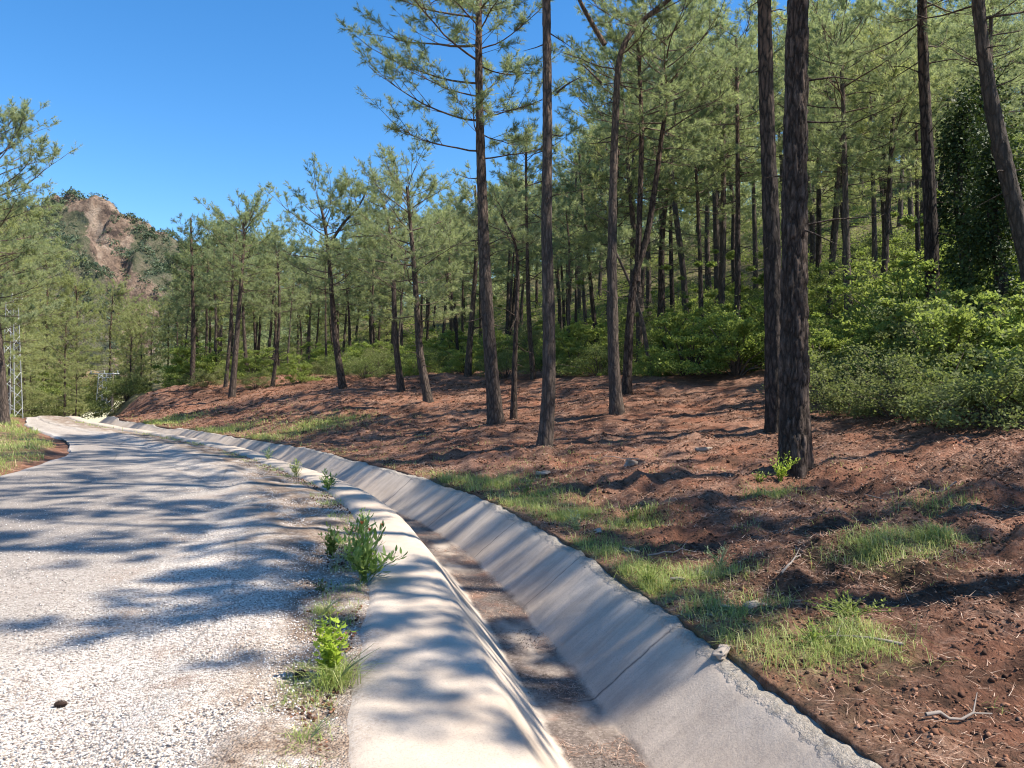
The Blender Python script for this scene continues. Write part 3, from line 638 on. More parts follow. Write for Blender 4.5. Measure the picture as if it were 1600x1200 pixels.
def trunk_mesh(path, r0, r1, seg=10, rough=.0, flare=1.35, seed=0, n=None):
    """tapered trunk with root flare and bark plates"""
    n = n or len(path); P = smooth_path(path, n); h = np.linspace(0, 1, n); zrel = P[:, 2] - P[0, 2]
    rr_ = r0 + (r1 - r0) * h ** .85; rr_ = rr_ * (1 + (flare - 1) * np.exp(-zrel / .35))
    T = np.gradient(P, axis=0); T /= np.linalg.norm(T, axis=1, keepdims=True)
    U = np.cross(T, np.array([0, 1., 0])); U /= np.linalg.norm(U, axis=1, keepdims=True); W = np.cross(T, U)
    a = np.arange(seg) * 2 * math.pi / seg; cx, cy = np.cos(a)[None], np.sin(a)[None]
    rad_ = np.broadcast_to(rr_[:, None], (n, seg)).copy()
    rad_ *= 1 + .07 * fbm(cx * 1.2 + 0 * rad_, cy * 1.2 + 0 * rad_, (zrel * .7)[:, None] + 0 * rad_, o=2, seed=seed)
    if rough > 0:
        q = r0 / .05
        v1 = fbm(cx * q + 0 * rad_, cy * q + 0 * rad_, (zrel / .22)[:, None] + 0 * rad_, o=3, seed=seed + 7)
        rad_ += rough * (1 - np.clip(np.abs(v1) * 2.6, 0, 1)) * -1 + rough * .35 * v1
        rad_ += .05 * np.exp(-zrel / .25)[:, None] * np.cos(5 * a[None] + seed) * r0 / .2
    V = P[:, None] + rad_[..., None] * (cx[..., None] * U[:, None] + cy[..., None] * W[:, None])
    i = np.arange(n - 1)[:, None] * seg; j = np.arange(seg)[None]; k = (j + 1) % seg
    Q = np.stack([i + j, i + k, i + seg + k, i + seg + j], -1).reshape(-1, 4)
    return V.reshape(-1, 3), Q, P, (lambda z: float(np.interp(z, P[:, 2], rr_)))

def pine(label, path, r0, r1, crown, spread, nb, seed, seg=10, rough=0.0, nseg=40, mat=None, bark=None, group=None, extra=None, name='pine_tree', cat='tree', **kw):
    """path in world metres from base to top; crown = (z_low, z_high) world heights"""
    r = np.random.default_rng(seed); path = np.array(path, float); base = path[0].copy(); L = path - base; L[0, 2] -= .25
    V, Q, P, rf = trunk_mesh(L, r0, r1, seg, rough, seed=seed, n=nseg)
    root = empty(name, tuple(base), label=label, category=cat, group=group)
    acc_t = Acc(); acc_t.add(V, None, Q)
    for ex in (extra or []):                                   # forks and big limbs that belong to the trunk
        acc_t.tube(smooth_path(np.array(ex[0]) - base, 24), np.linspace(ex[1], ex[2], 24), 8)
    acc = Acc(); nV, nT = make_crown(acc, acc_t, P, rf, crown[0] - base[2], crown[1] - base[2], spread, nb, r, **kw)
    for ex in (extra or []):
        if len(ex) > 3:
            e2 = smooth_path(np.array(ex[0]) - base, 24)
            if e2[-1, 2] > e2[0, 2] + .5:
                V2_, T2_ = make_crown(acc, acc_t, e2, lambda z: ex[1], e2[0, 2] + (e2[-1, 2] - e2[0, 2]) * ex[3], e2[-1, 2], ex[4], ex[5], r, **{**kw, 'bare': 1, 'bias': None})
                nT = np.concatenate([nT, T2_ + len(nV)]); nV = np.concatenate([nV, V2_])
    link('trunk', acc_t.build('trunk', smooth=True), bark or M_bark, root)
    link('branches', acc.build('branches', smooth=True), M_branch, root)
    link('crown', mesh('crown', nV, nT), mat or M_needle, root)
    return root

def P_(pts, D, Dtop=None):
    """trunk line standing at distance D; points in picture units scaled to metres there"""
    n = len(pts); out = []
    for i, (u, v) in enumerate(pts):
        d = D if Dtop is None else D + (Dtop - D) * i / (n - 1)
        out.append([(u - 800) / FPX * d, d, EYE + (600 - v) / FPX * d])
    out[0][2] = gz(out[0][0], out[0][1]); 
    return out
def zpx(v, D): return EYE + (600 - v) / FPX * D

NEAR = dict(needle=(26, .115, .008), ntw=2.4); MID = dict(needle=(24, .13, .0125), ntw=1.55)
# -- the tall pines on the graded earth
pine('thickest pine trunk with split flaky bark, nearest, standing alone right of the drain', P_([(1243, 742), (1240, 600), (1241, 400), (1243, 200), (1247, 0), (1250, -300), (1256, -900)], 10.5), .215, .07, (10.2, 14.6), 3.2, 26, 11, seg=72, rough=.03, nseg=420, bark=M_bark, **NEAR)
pine('dark straight pine trunk just behind and left of the thickest one', P_([(1212, 672), (1209, 480), (1203, 300), (1197, 150), (1194, 0), (1190, -300), (1186, -640)], 15), .20, .07, (10.6, 16.8), 3.2, 28, 12, seg=40, rough=.018, nseg=240, bark=M_bark2, **NEAR)
pine('slender pine leaning left then straight, closest of all trunks to the drain bend', P_([(850, 697), (858, 630), (858, 500), (853, 350), (856, 200), (854, 0), (850, -150), (848, -420)], 15.5), .15, .05, (10.4, 14.4), 2.6, 22, 13, seg=32, rough=.012, nseg=200, bark=M_bark,
     extra=[(P_([(858, 160), (870, 145), (885, 132), (908, 120)], 15.5)[1:] , .022, .01)], **NEAR)
D = 20
pine('tall pine with long bare-twigged limbs reaching left against open sky', P_([(776, 662), (768, 585), (757, 420), (753, 280), (748, 150), (748, 0), (746, -170)], D), .21, .05, (zpx(262, D), zpx(-190, D)), 2.35, 36, 14, seg=28, rough=.014, nseg=160, bias=(math.pi, .42, .12), prof=lambda t: .55 + .75 * math.sin(math.pi * min(1, t * .8 + .12)), sec=9, ntw=1.9, rr=1.0, needle=(26, .12, .010))
pine('forked pine with two pale upper limbs parting beside the sky gap', P_([(965, 652), (958, 560), (956, 400), (959, 250), (963, 150), (965, 90), (985, 45), (1040, 5), (1090, -40)], D), .175, .05, (zpx(150, D), zpx(-150, D)), 2.4, 14, 15, seg=24, rough=.012, nseg=140,
     extra=[([(x_, y_2, z_) for x_, y_2, z_ in P_([(964, 110), (945, 70), (918, 25), (900, -10), (880, -80)], D)[1:]], .07, .03, .5, 2.2, 10), ([q for q in P_([(960, 165), (940, 130), (915, 105), (908, 100)], D)[1:]], .035, .012)], **MID)
pine('crooked pine curving right beside the forked pine, brown snaking trunk', P_([(978, 620), (985, 480), (992, 430), (1012, 370), (1024, 290), (1034, 210), (1042, 160)], 23), .15, .06, (zpx(240, 23), zpx(30, 23)), 3.0, 22, 16, seg=20, nseg=120, rough=.01,
     extra=[([q for q in P_([(988, 460), (996, 440), (999, 340), (1003, 220), (1000, 120), (996, 60)], 23)[1:]], .10, .05, .5, 2.8, 16)], **MID)
pine('dark-crowned pine filling the edge of the sky gap behind the forked pine', P_([(1000, 600), (998, 450), (985, 300), (975, 180), (968, 90)], 30), .16, .05, (zpx(400, 30), zpx(88, 30)), 3.0, 34, 17, nseg=60, mat=M_needle_dark, **MID)
pine('middle pine bowed gently left above the shadowed earth, full rounded crown', P_([(672, 630), (656, 560), (648, 430), (643, 370), (638, 320), (636, 292)], 27), .17, .045, (zpx(505, 27), zpx(292, 27)), 2.7, 32, 18, seg=16, rough=.008, nseg=90, **MID)
pine('short pale-barked pine left of the bowed one, its trunk forking under the crown', P_([(628, 610), (618, 540), (615, 430), (612, 370), (600, 320)], 31), .15, .05, (zpx(430, 31), zpx(310, 31)), 2.2, 20, 19, seg=14, nseg=70, **MID)
pine('pine with broad forked crown standing out against sky left of centre', P_([(537, 606), (524, 530), (516, 430), (512, 385), (508, 352), (502, 325)], 32), .17, .05, (zpx(478, 32), zpx(325, 32)), 2.8, 30, 20, seg=16, nseg=80,
     extra=[([q for q in P_([(513, 390), (516, 380), (535, 350), (560, 325), (572, 300)], 32)[1:]], .07, .03, .3, 1.7, 14)], **MID)
pine('tall upright pine at the left end of the red earth bank', P_([(362, 622), (372, 500), (380, 400), (382, 370), (380, 348)], 38), .175, .05, (zpx(455, 38), zpx(348, 38)), 2.5, 30, 21, seg=14, nseg=70, **MID)
pine('leaner thin pine rising close behind the bank-end pine', P_([(352, 606), (360, 520), (364, 430), (366, 370)], 42), .12, .04, (zpx(480, 42), zpx(378, 42)), 1.8, 18, 22, nseg=50, **MID)
pine('dense-crowned pine in front of the mountain foot, left of the bank-end pine', P_([(300, 604), (303, 520), (300, 420), (298, 340)], 46), .16, .05, (zpx(480, 46), zpx(362, 46)), 1.9, 32, 23, nseg=50, mat=M_needle_dark, **MID)
pine('slim leaning pine with a narrow pale crown over the bank scrub', P_([(425, 612), (436, 520), (437, 440), (430, 380)], 40), .11, .04, (zpx(520, 40), zpx(368, 40)), 1.9, 20, 24, nseg=50, **MID)
pine('brown pine leaning right from low scrub, between the bowed pine and the tall bare-limbed one', P_([(730, 592), (737, 500), (744, 410), (746, 330), (742, 290)], 34), .16, .05, (zpx(440, 34), zpx(310, 34)), 2.3, 24, 25, nseg=60, **MID)
pine('thin pine with a pale bent dead top between two tall trunks', P_([(802, 640), (805, 540), (810, 430), (806, 370), (795, 355), (783, 335)], 22), .10, .03, (zpx(395, 22), zpx(335, 22)), 1.6, 9, 26, nseg=60, **MID)
pine('slim pine with a high pale-green crown just left of the leaning slender trunk', P_([(834, 608), (826, 500), (824, 400), (822, 300), (822, 200)], 30), .11, .035, (zpx(360, 30), zpx(222, 30)), 1.5, 24, 27, nseg=60, **MID)
pine('dead grey leaning pole of a pine behind the crooked pine', P_([(1020, 530), (1000, 480), (975, 420), (955, 380)], 27), .09, .04, (zpx(420, 27), zpx(380, 27)), .8, 4, 28, nseg=40, **MID)
pine('thin dark pine rising from pale shrubs left of the paired big trunks', P_([(1097, 500), (1094, 400), (1089, 290), (1086, 240)], 30), .12, .05, (zpx(330, 30), zpx(190, 30)), 2.4, 20, 29, nseg=60, **MID)
pine('straight pine with small tufted crown seen just left of the dark straight trunk', P_([(1152, 455), (1153, 300), (1152, 160), (1150, 60)], 28), .14, .05, (zpx(280, 28), zpx(50, 28)), 2.3, 28, 30, nseg=60, **MID)
pine('pine with knotted trunk climbing out of the scrub right of the paired big trunks', P_([(1328, 500), (1323, 400), (1320, 250), (1316, 120), (1312, 60)], 24), .15, .05, (zpx(300, 24), zpx(40, 24)), 2.6, 30, 31, seg=14, nseg=70, rough=.01, **MID)
pine('left one of two thin pines on the scrub slope right of the knotted trunk', P_([(1368, 410), (1365, 300), (1361, 200), (1358, 120)], 30), .13, .05, (zpx(300, 30), zpx(90, 30)), 2.5, 24, 32, nseg=50, **MID)
pine('right one of two thin pines on the scrub slope, leaning slightly left', P_([(1388, 400), (1380, 320), (1372, 230), (1368, 150)], 32), .12, .05, (zpx(280, 32), zpx(110, 32)), 2.3, 20, 33, nseg=50, **MID)
pine('big reddish pine trunk with a tuft of green leaves halfway, rising above the bright shrubs', P_([(1462, 470), (1455, 380), (1450, 250), (1444, 120), (1440, 0), (1436, -260), (1434, -420)], 18), .185, .06, (9.5, 16.5), 3.4, 28, 34, seg=28, nseg=140, rough=.014, bark=M_bark2, **MID)
pine('heavy dark pine trunk slanting out of frame at the upper right', P_([(1640, 520), (1605, 400), (1570, 260), (1542, 130), (1527, 0), (1512, -250), (1508, -420)], 15), .20, .06, (8.6, 14.2), 3.2, 26, 35, seg=32, nseg=150, rough=.016, bark=M_bark2, **MID)
pine('thin curved pine between the reddish trunk and the slanting dark trunk', P_([(1572, 430), (1565, 260), (1556, 170), (1545, 100), (1550, 0), (1552, -80)], 21), .10, .04, (zpx(180, 21), zpx(-120, 21)), 2.4, 22, 36, nseg=60, **MID)
pine('old pine at the left picture edge hanging its boughs over the verge', P_([(8, 655), (0, 560), (-14, 420), (-20, 300), (-8, 215)], 28), .19, .05, (zpx(520, 28), zpx(190, 28)), 3.1, 60, 37, nseg=90, seg=18, rough=.01, **MID)
# pines whose feet are outside the picture, but whose shade falls on the road and the drain
for i, (x, y, h, sp) in enumerate([(6.3, 4.6, 9.5, 2.0), (5.9, 6.9, 14, 2.3), (11.5, 9.6, 15, 2.6), (14.5, 6.0, 15, 2.4)]):
    z = gz(x, y); q = [(x, y, z), (x + .2, y + .1, z + h * .4), (x - .1, y - .1, z + h * .75), (x, y, z + h)]
    pine('pine outside the right picture edge shading the road, ' + ('short one nearest the drain', 'middle one', 'farthest up the slope', 'rearmost one')[i], q, .17, .04, (z + h * .62, z + h), sp, 20, 60 + i, nseg=40, group='pines outside the right edge of the picture', **{**MID, 'ntw': 3.2})

# -- variants for the stand behind
def variant(i, h, c0, spread, nb, lean, kw, mat=None):
    r = np.random.default_rng(200 + i); n = 6
    pts = [(0, 0, 0)]
    for k in range(1, n): t = k / (n - 1); pts.append((lean[0] * t ** 1.3 + r.uniform(-.12, .12), lean[1] * t ** 1.3 + r.uniform(-.12, .12), h * t))
    o = pine('x', pts, .012 * h + .02, .04, (h * c0, h), spread, nb, 300 + i, seg=8, nseg=26, mat=mat, **kw)
    return o
far_kw = dict(needle=(14, .165, .020), far=True, ntw=1.15, sec=8)
VAR = [variant(0, 11, .52, 2.3, 30, (.8, .2), far_kw), variant(1, 12, .58, 2.2, 28, (-.6, .5), far_kw), variant(2, 10, .45, 2.4, 32, (.3, -.5), far_kw, M_needle_left),
       variant(3, 13, .58, 2.6, 32, (-1.2, 0), far_kw), variant(4, 12, .5, 2.5, 34, (.2, .9), far_kw, M_needle_dark), variant(5, 9, .46, 2.0, 26, (.9, -.4), far_kw), variant(6, 14, .62, 2.4, 28, (.1, .2), far_kw)]
LOW = [variant(10, 10, .10, 2.5, 52, (.3, .1), far_kw, M_needle_left), variant(11, 8, .06, 2.1, 46, (-.2, .2), far_kw, M_needle_left), variant(12, 12, .2, 2.9, 54, (.3, .3), far_kw, M_needle_left)]
VH = [11, 12, 10, 13, 12, 9, 14]; LH = [10, 8, 12]
used = set()
def put(pool, k, hs, x, y, h, label, group, z=None):
    root = pool[k]; z = gz(x, y) - .05 if z is None else z; s_ = h / hs[k]; rz = R.uniform(0, 6.28)
    if (id(pool), k) not in used:
        used.add((id(pool), k)); root.location = (x, y, z); root.rotation_euler = (0, 0, rz); root.scale = (s_, s_, s_); root['label'] = label; root['group'] = group; return root
    return copy_tree(root, (x, y, z), rz, s_, label=label, category='tree', group=group)
SKY_X = [-150, 0, 60, 85, 100, 150, 210, 240, 275, 300, 330, 385, 430, 470, 560, 640, 700, 760, 800, 860, 900, 960, 1000, 1100, 1700]
SKY_Y = [300, 300, 330, 420, 440, 450, 450, 475, 455, 410, 350, 350, 375, 400, 360, 340, 330, 300, 290, 300, 260, 150, 90, 30, 0]
placed = []
def ok(x, y, m):
    for a, b in placed:
        if (a - x) ** 2 + (b - y) ** 2 < m * m: return False
    return True
ZONES = [  # name, u range, D range, count, spacing, cap height
    ('far', (240, 900), (44, 62), 50, 2.3, 15), ('far2', (230, 1000), (60, 92), 44, 3.2, 19), ('right', (860, 1720), (30, 48), 32, 2.6, 17), ('right2', (880, 1700), (46, 84), 30, 3.6, 19), ('near', (1250, 1640), (24, 32), 9, 2.6, 13)]
LAB = {'far': ('slender dark-trunked pine in the close stand just behind the red earth bank', 'pines of the stand behind the red earth bank'),
       'far2': ('pale hazy-crowned pine deep in the stand behind the earth bank', 'pines deep behind the earth bank'),
       'right': ('pine with open tufted crown on the scrubby slope behind the big trunks', 'pines on the slope behind the big trunks'),
       'right2': ('distant pine high on the wooded slope at upper right', 'distant pines of the upper right slope'),
       'near': ('thin pine growing up through the scrub near the right edge', 'thin pines in the scrub near the right edge')}
for zn, (u0, u1), (d0, d1), cnt, sp, cap in ZONES:
    got = 0
    for _ in range(cnt * 30):
        if got >= cnt: break
        u = R.uniform(u0, u1); D = d0 + (d1 - d0) * R.random() ** .9; x = (u - 800) / FPX * D; y = D
        dl, sl_ = dist_line(np.array([x]), np.array([y]))
        if dl[0] < float(scrub_edge(sl_[0])) + .5 or not ok(x, y, sp): continue
        z = gz(x, y); top = EYE + (600 - float(np.interp(u, SKY_X, SKY_Y))) / FPX * D; hmax = top - z
        h = min(cap, hmax) * R.uniform(.8, 1.0)
        if h < 4.5: continue
        placed.append((x, y)); got += 1
        if zn in ('far2', 'right2') and got % 4 == 0: put(LOW, R.randrange(3), LH, x, y, h, *LAB[zn])
        else: put(VAR, R.randrange(7), VH, x, y, h, *LAB[zn])
# left side of the road
got = 0
for _ in range(3000):
    if got >= 44: break
    u = R.uniform(-160, 170); D = R.uniform(33, 75); x = (u - 800) / FPX * D; y = D
    dl, sl_ = dist_line(np.array([x]), np.array([y]))
    if dl[0] > -10.5 or not ok(x, y, 2.3): continue
    z = gz(x, y); top = EYE + (600 - float(np.interp(u, [-160, 0, 50, 75, 100, 137, 183, 206, 230], [220, 330, 330, 385, 405, 425, 445, 470, 475]))) / FPX * D
    h = (top - z) * R.uniform(.72, 1.0); h = min(h, 17)
    if h < 4: continue
    placed.append((x, y)); got += 1
    put(LOW, R.randrange(3), LH, x, y, h, 'bushy light-green pine in the thick wood left of the road', 'bushy pines left of the road')
for u, D, h_y, k in ((60, 48, 610, 1), (100, 46, 500, 0), (205, 60, 500, 1), (222, 62, 480, 0), (40, 44, 470, 0), (120, 58, 445, 2), (170, 66, 455, 2), (235, 72, 480, 2), (205, 80, 475, 2), (262, 76, 475, 2), (285, 84, 450, 2), (72, 58, 400, 2), (30, 56, 335, 2), (-10, 40, 330, 2), (-8, 31, 345, 2), (14, 37.5, 400, 2), (98, 52, 560, 1), (70, 53, 540, 1), (112, 56, 560, 1), (45, 50, 560, 1), (225, 66, 560, 1), (118, 44, 575, 1)):
    x = (u - 800) / FPX * D; z = gz(x, D); h = max(3.0, EYE + (600 - h_y) / FPX * D - z)
    if k == 1 and h_y == 610: continue
    placed.append((x, D)); put(LOW, k, LH, x, D, h, 'young bushy pine foliaged to the ground where the road disappears', 'young pines at the road crest')

# ------------------------------------------------------------------ shrubs
def shrub(name, label, seed, w_, h_, nclump, nleaf, leaf, mat, stems=26, group=None, cat='shrub', shape=None, stemmat=None, sag=.55):
    r = np.random.default_rng(seed)
    az = r.uniform(0, 6.28, nclump); el = np.arcsin(r.uniform(.02, .98, nclump)); rr_ = r.uniform(.45, 1.0, nclump) * (1 + .25 * np.sin(az * 3 + seed))
    out_ = r.random(nclump) < .22; rr_ = np.where(out_, rr_ * 1.45, rr_)
    Cc = np.stack([np.cos(az) * np.cos(el) * w_ * rr_, np.sin(az) * np.cos(el) * w_ * rr_, np.sin(el) * h_ * rr_ + .06 * h_], 1)
    cs = r.uniform(.06, .2, nclump) * min(w_, h_ * 1.3) * np.where(out_, .55, 1)
    k = r.integers(0, nclump, nleaf); g = r.normal(0, 1, (nleaf, 3)); g[:, 2] *= sag
    P = Cc[k] + g * cs[k][:, None] * .8; P = P[P[:, 2] > .02]; n = len(P)
    L = leaf * 1.15 * r.uniform(.6, 1.3, n); a = r.uniform(0, 6.28, n); e = r.uniform(-.3, 1.1, n)
    D_ = np.stack([np.cos(a) * np.cos(e), np.sin(a) * np.cos(e), np.sin(e)], 1); Sv = np.cross(D_, r.normal(0, 1, (n, 3))); Sv /= np.linalg.norm(Sv, axis=1, keepdims=True) + 1e-9
    Wd = L * .27
    V = np.stack([P, P + D_ * (L * .45)[:, None] + Sv * Wd[:, None], P + D_ * L[:, None], P + D_ * (L * .45)[:, None] - Sv * Wd[:, None]], 1).reshape(-1, 3)
    F = np.arange(len(V)).reshape(-1, 4)
    root = empty(name, (0, 0, 0), label=label, category=cat, group=group)
    acc = Acc()
    for i in range(min(stems, nclump)):
        c = Cc[i]; m_ = c * np.array([.35, .35, .6]) + r.normal(0, .04, 3) * w_; acc.tube([np.array([c[0] * .05, c[1] * .05, -.08]), m_, c], [.018 * h_, .010 * h_, .004 * h_], 4, cap=False)
    link('stems', acc.build('stems'), stemmat or M_branch, root)
    link('foliage', mesh('foliage', V, F), mat, root)
    return root
SH = [shrub('shrub', 'x', 1, 1.1, 1.5, 46, 9500, .060, M_shrub), shrub('shrub', 'x', 2, 1.3, 1.1, 40, 8500, .055, M_shrub), shrub('shrub', 'x', 3, 1.1, .9, 40, 8500, .045, M_maquis),
      shrub('shrub', 'x', 4, 1.4, 1.3, 50, 9500, .048, M_maquis), shrub('shrub', 'x', 5, .9, 1.7, 46, 9500, .06, M_shrub), shrub('shrub', 'x', 6, 1.2, .8, 44, 8000, .04, M_maquis)]
usedS = set()
def puts(k, x, y, s_, label, group=None, sink=.05):
    root = SH[k]; z = gz(x, y) - sink; rz = R.uniform(0, 6.28); s3 = s_ if isinstance(s_, tuple) else (s_ * R.uniform(.9, 1.15), s_ * R.uniform(.9, 1.15), s_)
    if k not in usedS:
        usedS.add(k); root.location = (x, y, z); root.rotation_euler = (0, 0, rz); root.scale = s3; root['label'] = label
        if group: root['group'] = group
        return root
    r = copy_tree(root, (x, y, z), rz, s3, label=label, category='shrub')
    if group: r['group'] = group
    elif 'group' in r: del r['group']
    return r
SHP = []
# named shrubs: u, D, kind, scale, label
for u, D, k, s_, lab in ((1075, 25.5, 0, 1.25, 'bright rounded leafy shrub at the earth edge left of the dark straight trunk'), (1150, 24.5, 4, 1.35, 'tall dark-green shrub touching the left side of the dark straight trunk'),
        (1125, 28, 4, 1.35, 'upright bright-leaved sapling shrub rising highest behind the rounded shrub'), (1020, 27, 1, .8, 'low pale shrub between the crooked pine and the rounded shrub'),
        (900, 30.5, 0, 1.05, 'dark leafy shrub between the slender pine and the forked pine'), (935, 29, 3, .9, 'deep-green scrub clump just left of the forked pine foot'),
        (1345, 15.2, 5, .85, 'yellowish straggly low shrub where the red earth ends, right of the paired trunks'), (1290, 17.5, 3, .8, 'shaded low shrub directly right of the thickest trunk'),
        (1405, 13.9, 3, 1.0, 'grey-green shrub with pale tips at the front of the scrub slope'), (1480, 12.6, 5, 1.0, 'dim mounded shrub in front of the dark hollow at right'),
        (1430, 17, 0, 1.15, 'large bright-green shrub in the middle of the scrub slope'), (1410, 20.5, 1, 1.35, 'sunlit yellow-green shrub high on the slope left of the reddish trunk'),
        (1395, 24, 0, 1.5, 'high bright shrub just right of the two thin slope pines'), (1438, 22, 1, 1.8, 'wide yellow-green shrub against the reddish trunk, left side'), (1345, 25.5, 0, 1.5, 'leafy bright shrub directly right of the knotted trunk'), (1420, 19, 0, 1.3, 'light-green shrub below the wide yellow-green one'), (1475, 20, 4, 1.3, 'bright leafy shrub just behind the reddish trunk foot'), (1360, 20.5, 1, .95, 'pale lime shrub below the two thin slope pines'), (1550, 11.2, 2, 1.2, 'dark low shrub at the right edge above the bare earth'), (1590, 13.5, 4, 1.0, 'tall shaded shrub cut by the right picture edge'),
        (1510, 15.5, 3, 1.2, 'twiggy olive shrub under the reddish trunk, right side'), (1300, 22, 4, .9, 'shadowed shrub behind the thickest trunk'), (725, 35, 0, .9, 'leafy shrub around the foot of the brown leaning pine'),
        (790, 31, 3, .85, 'low dark scrub between two tall trunks at centre'), (650, 36, 1, 1.0, 'pale green shrub behind the bowed pine foot'), (570, 37, 3, .9, 'dark heaped brush beside the broad-crowned pine foot'),
        (470, 40, 0, .95, 'round green shrub right of the slim leaning pine'), (400, 40.5, 3, .75, 'dark-green low shrub just right of the bank-end pine'), (322, 43, 2, 1.1, 'olive heaped shrub on top of the earth bank, left of the bank-end pine')):
    x = (u - 800) / FPX * D; SHP.append((x, D)); puts(k, x, D, s_, lab)
def fill_shrubs(u0, u1, d0, d1, n, sp, kinds, smin, smax, lab, grp):
    got = 0
    for _ in range(n * 40):
        if got >= n: break
        u = R.uniform(u0, u1); D = R.uniform(d0, d1); x = (u - 800) / FPX * D
        dl, sl_ = dist_line(np.array([x]), np.array([D]))
        if 0 < dl[0] < float(scrub_edge(sl_[0])) + .9 or -10 < dl[0] <= 0: continue
        if any((a - x) ** 2 + (b - D) ** 2 < sp * sp for a, b in SHP): continue
        SHP.append((x, D)); got += 1; puts(R.choice(kinds), x, D, R.uniform(smin, smax), lab, grp)
fill_shrubs(1240, 1660, 11, 26, 56, 1.15, (0, 1, 2, 3, 4, 4, 5, 0), .55, 1.35, 'mixed green shrub in the tangled scrub on the right slope', 'shrubs of the right slope')
fill_shrubs(830, 1260, 25, 40, 46, 1.5, (0, 1, 3, 4, 4, 0), .8, 1.5, 'leafy shrub under the pines between the centre and the paired trunks', 'undergrowth shrubs right of centre')
fill_shrubs(280, 860, 37, 60, 62, 1.7, (0, 1, 2, 3, 4, 0), .7, 1.4, 'leafy shrub in the undergrowth behind the red earth bank', 'undergrowth shrubs behind the earth bank')
fill_shrubs(196, 330, 48, 66, 20, 1.8, (0, 4, 0, 4, 1), 1.1, 2.0, 'vivid green leafy thicket shrub beyond the tip of the earth bank', 'bright thicket beyond the bank tip')
fill_shrubs(-60, 60, 30, 50, 14, 1.6, (2, 3, 1), .5, 1.0, 'low scrub at the foot of the wood left of the road', 'scrub left of the road')
for u, D, sc_ in ((25, 47, 1.3), (48, 48, 1.6), (72, 49, 1.5), (95, 50, 1.7), (118, 51, 1.6), (128, 60, 1.8), (60, 54, 2.0), (108, 58, 2.0), (200, 54, 1.3), (205, 55, 1.6), (10, 42, 1.2), (150, 66, 2.2), (172, 68, 2.2), (80, 64, 2.2)):
    puts(R.choice((0, 4, 2, 3)), (u - 800) / FPX * D, D, sc_, 'x', 'scrub left of the road')
fill_shrubs(1000, 1660, 28, 46, 30, 2.2, (0, 3, 4, 2), 1.1, 1.9, 'tall scrub between the thinner trunks on the upper slope', 'tall scrub of the upper slope')

# ivy-clad dark trees at the right
def ivy_tree(label, u, D, h, seed, wdt):
    x = (u - 800) / FPX * D; z = gz(x, D); r = np.random.default_rng(seed)
    root = empty('ivy_covered_tree', (x, D, z), label=label, category='tree')
    pts = [(0, 0, -.2), (.1, 0, h * .3), (-.1, .1, h * .6), (.1, .1, h)]
    V, Q, P, rf = trunk_mesh(pts, .16, .08, 10, 0, n=30, seed=seed); a = Acc(); a.add(V, None, Q); link('trunk', a.build('trunk', smooth=True), M_bark2, root)
    nc = 75; cz = h * r.random(nc) ** 1.3; ca_ = r.uniform(0, 6.28, nc); cr_ = wdt * r.uniform(.1, 1.0, nc) ** .8 * (1.05 - .7 * cz / h); cw = r.uniform(.10, .34, nc)
    n = 14000; k = r.integers(0, nc, n); ang = ca_[k] + r.normal(0, .25, n)
    Pp = np.stack([np.cos(ca_[k]) * cr_[k], np.sin(ca_[k]) * cr_[k], cz[k]], 1) + r.normal(0, 1, (n, 3)) * cw[k][:, None] * np.array([.8, .8, 1.7]); Pp[:, 2] = np.abs(Pp[:, 2])
    L = r.uniform(.05, .10, n); D_ = np.stack([np.cos(ang), np.sin(ang), r.uniform(-1.2, .2, n)], 1) + r.normal(0, .4, (n, 3)); D_ /= np.linalg.norm(D_, axis=1, keepdims=True)
    Sv = np.cross(D_, r.normal(0, 1, (n, 3))); Sv /= np.linalg.norm(Sv, axis=1, keepdims=True)
    V = np.stack([Pp, Pp + D_ * (L * .5)[:, None] + Sv * (L * .4)[:, None], Pp + D_ * L[:, None], Pp + D_ * (L * .5)[:, None] - Sv * (L * .4)[:, None]], 1).reshape(-1, 3)
    link('ivy', mesh('ivy', V, np.arange(len(V)).reshape(-1, 4)), M_ivy, root)
ivy_tree('tree column wrapped in dark ivy right of the reddish trunk', 1505, 18.5, 5.6, 401, .7)
ivy_tree('broad dark ivy-smothered tree beside the slanting trunk', 1560, 16.5, 4.6, 402, 1.0)
ivy_tree('shorter ivy-hung stump tree left of the slanting trunk foot', 1535, 21, 6.4, 403, .9)

# ------------------------------------------------------------------ labels by place for the repeats
LM = [(-400, 'the left picture edge'), (8, 'the edge pylon'), (165, 'the distant pylon'), (230, 'the mountain foot'), (302, 'the dense-crowned pine'), (372, 'the bank-end pine'), (437, 'the slim leaning pine'), (518, 'the broad-crowned pine'),
      (617, 'the pale-barked pine'), (655, 'the bowed pine'), (737, 'the brown leaning pine'), (762, 'the bare-limbed tall pine'), (805, 'the bent-topped pine'), (858, 'the slender near pine'), (958, 'the forked pine'), (1010, 'the crooked pine'),
      (1094, 'the thin dark pine'), (1153, 'the tufted straight pine'), (1205, 'the dark straight trunk'), (1241, 'the thickest trunk'), (1324, 'the knotted pine'), (1375, 'the two slope pines'), (1456, 'the reddish trunk'), (1530, 'the ivy trees'), (1590, 'the slanting trunk'), (5000, 'the right picture edge')]
ORD = ['nearest', 'second nearest', 'third nearest', 'fourth nearest', 'fifth nearest', 'sixth nearest', 'seventh nearest', 'eighth nearest', 'ninth nearest', 'tenth nearest', 'eleventh nearest', 'twelfth nearest'] + [str(i) + 'th nearest' for i in range(13, 60)]
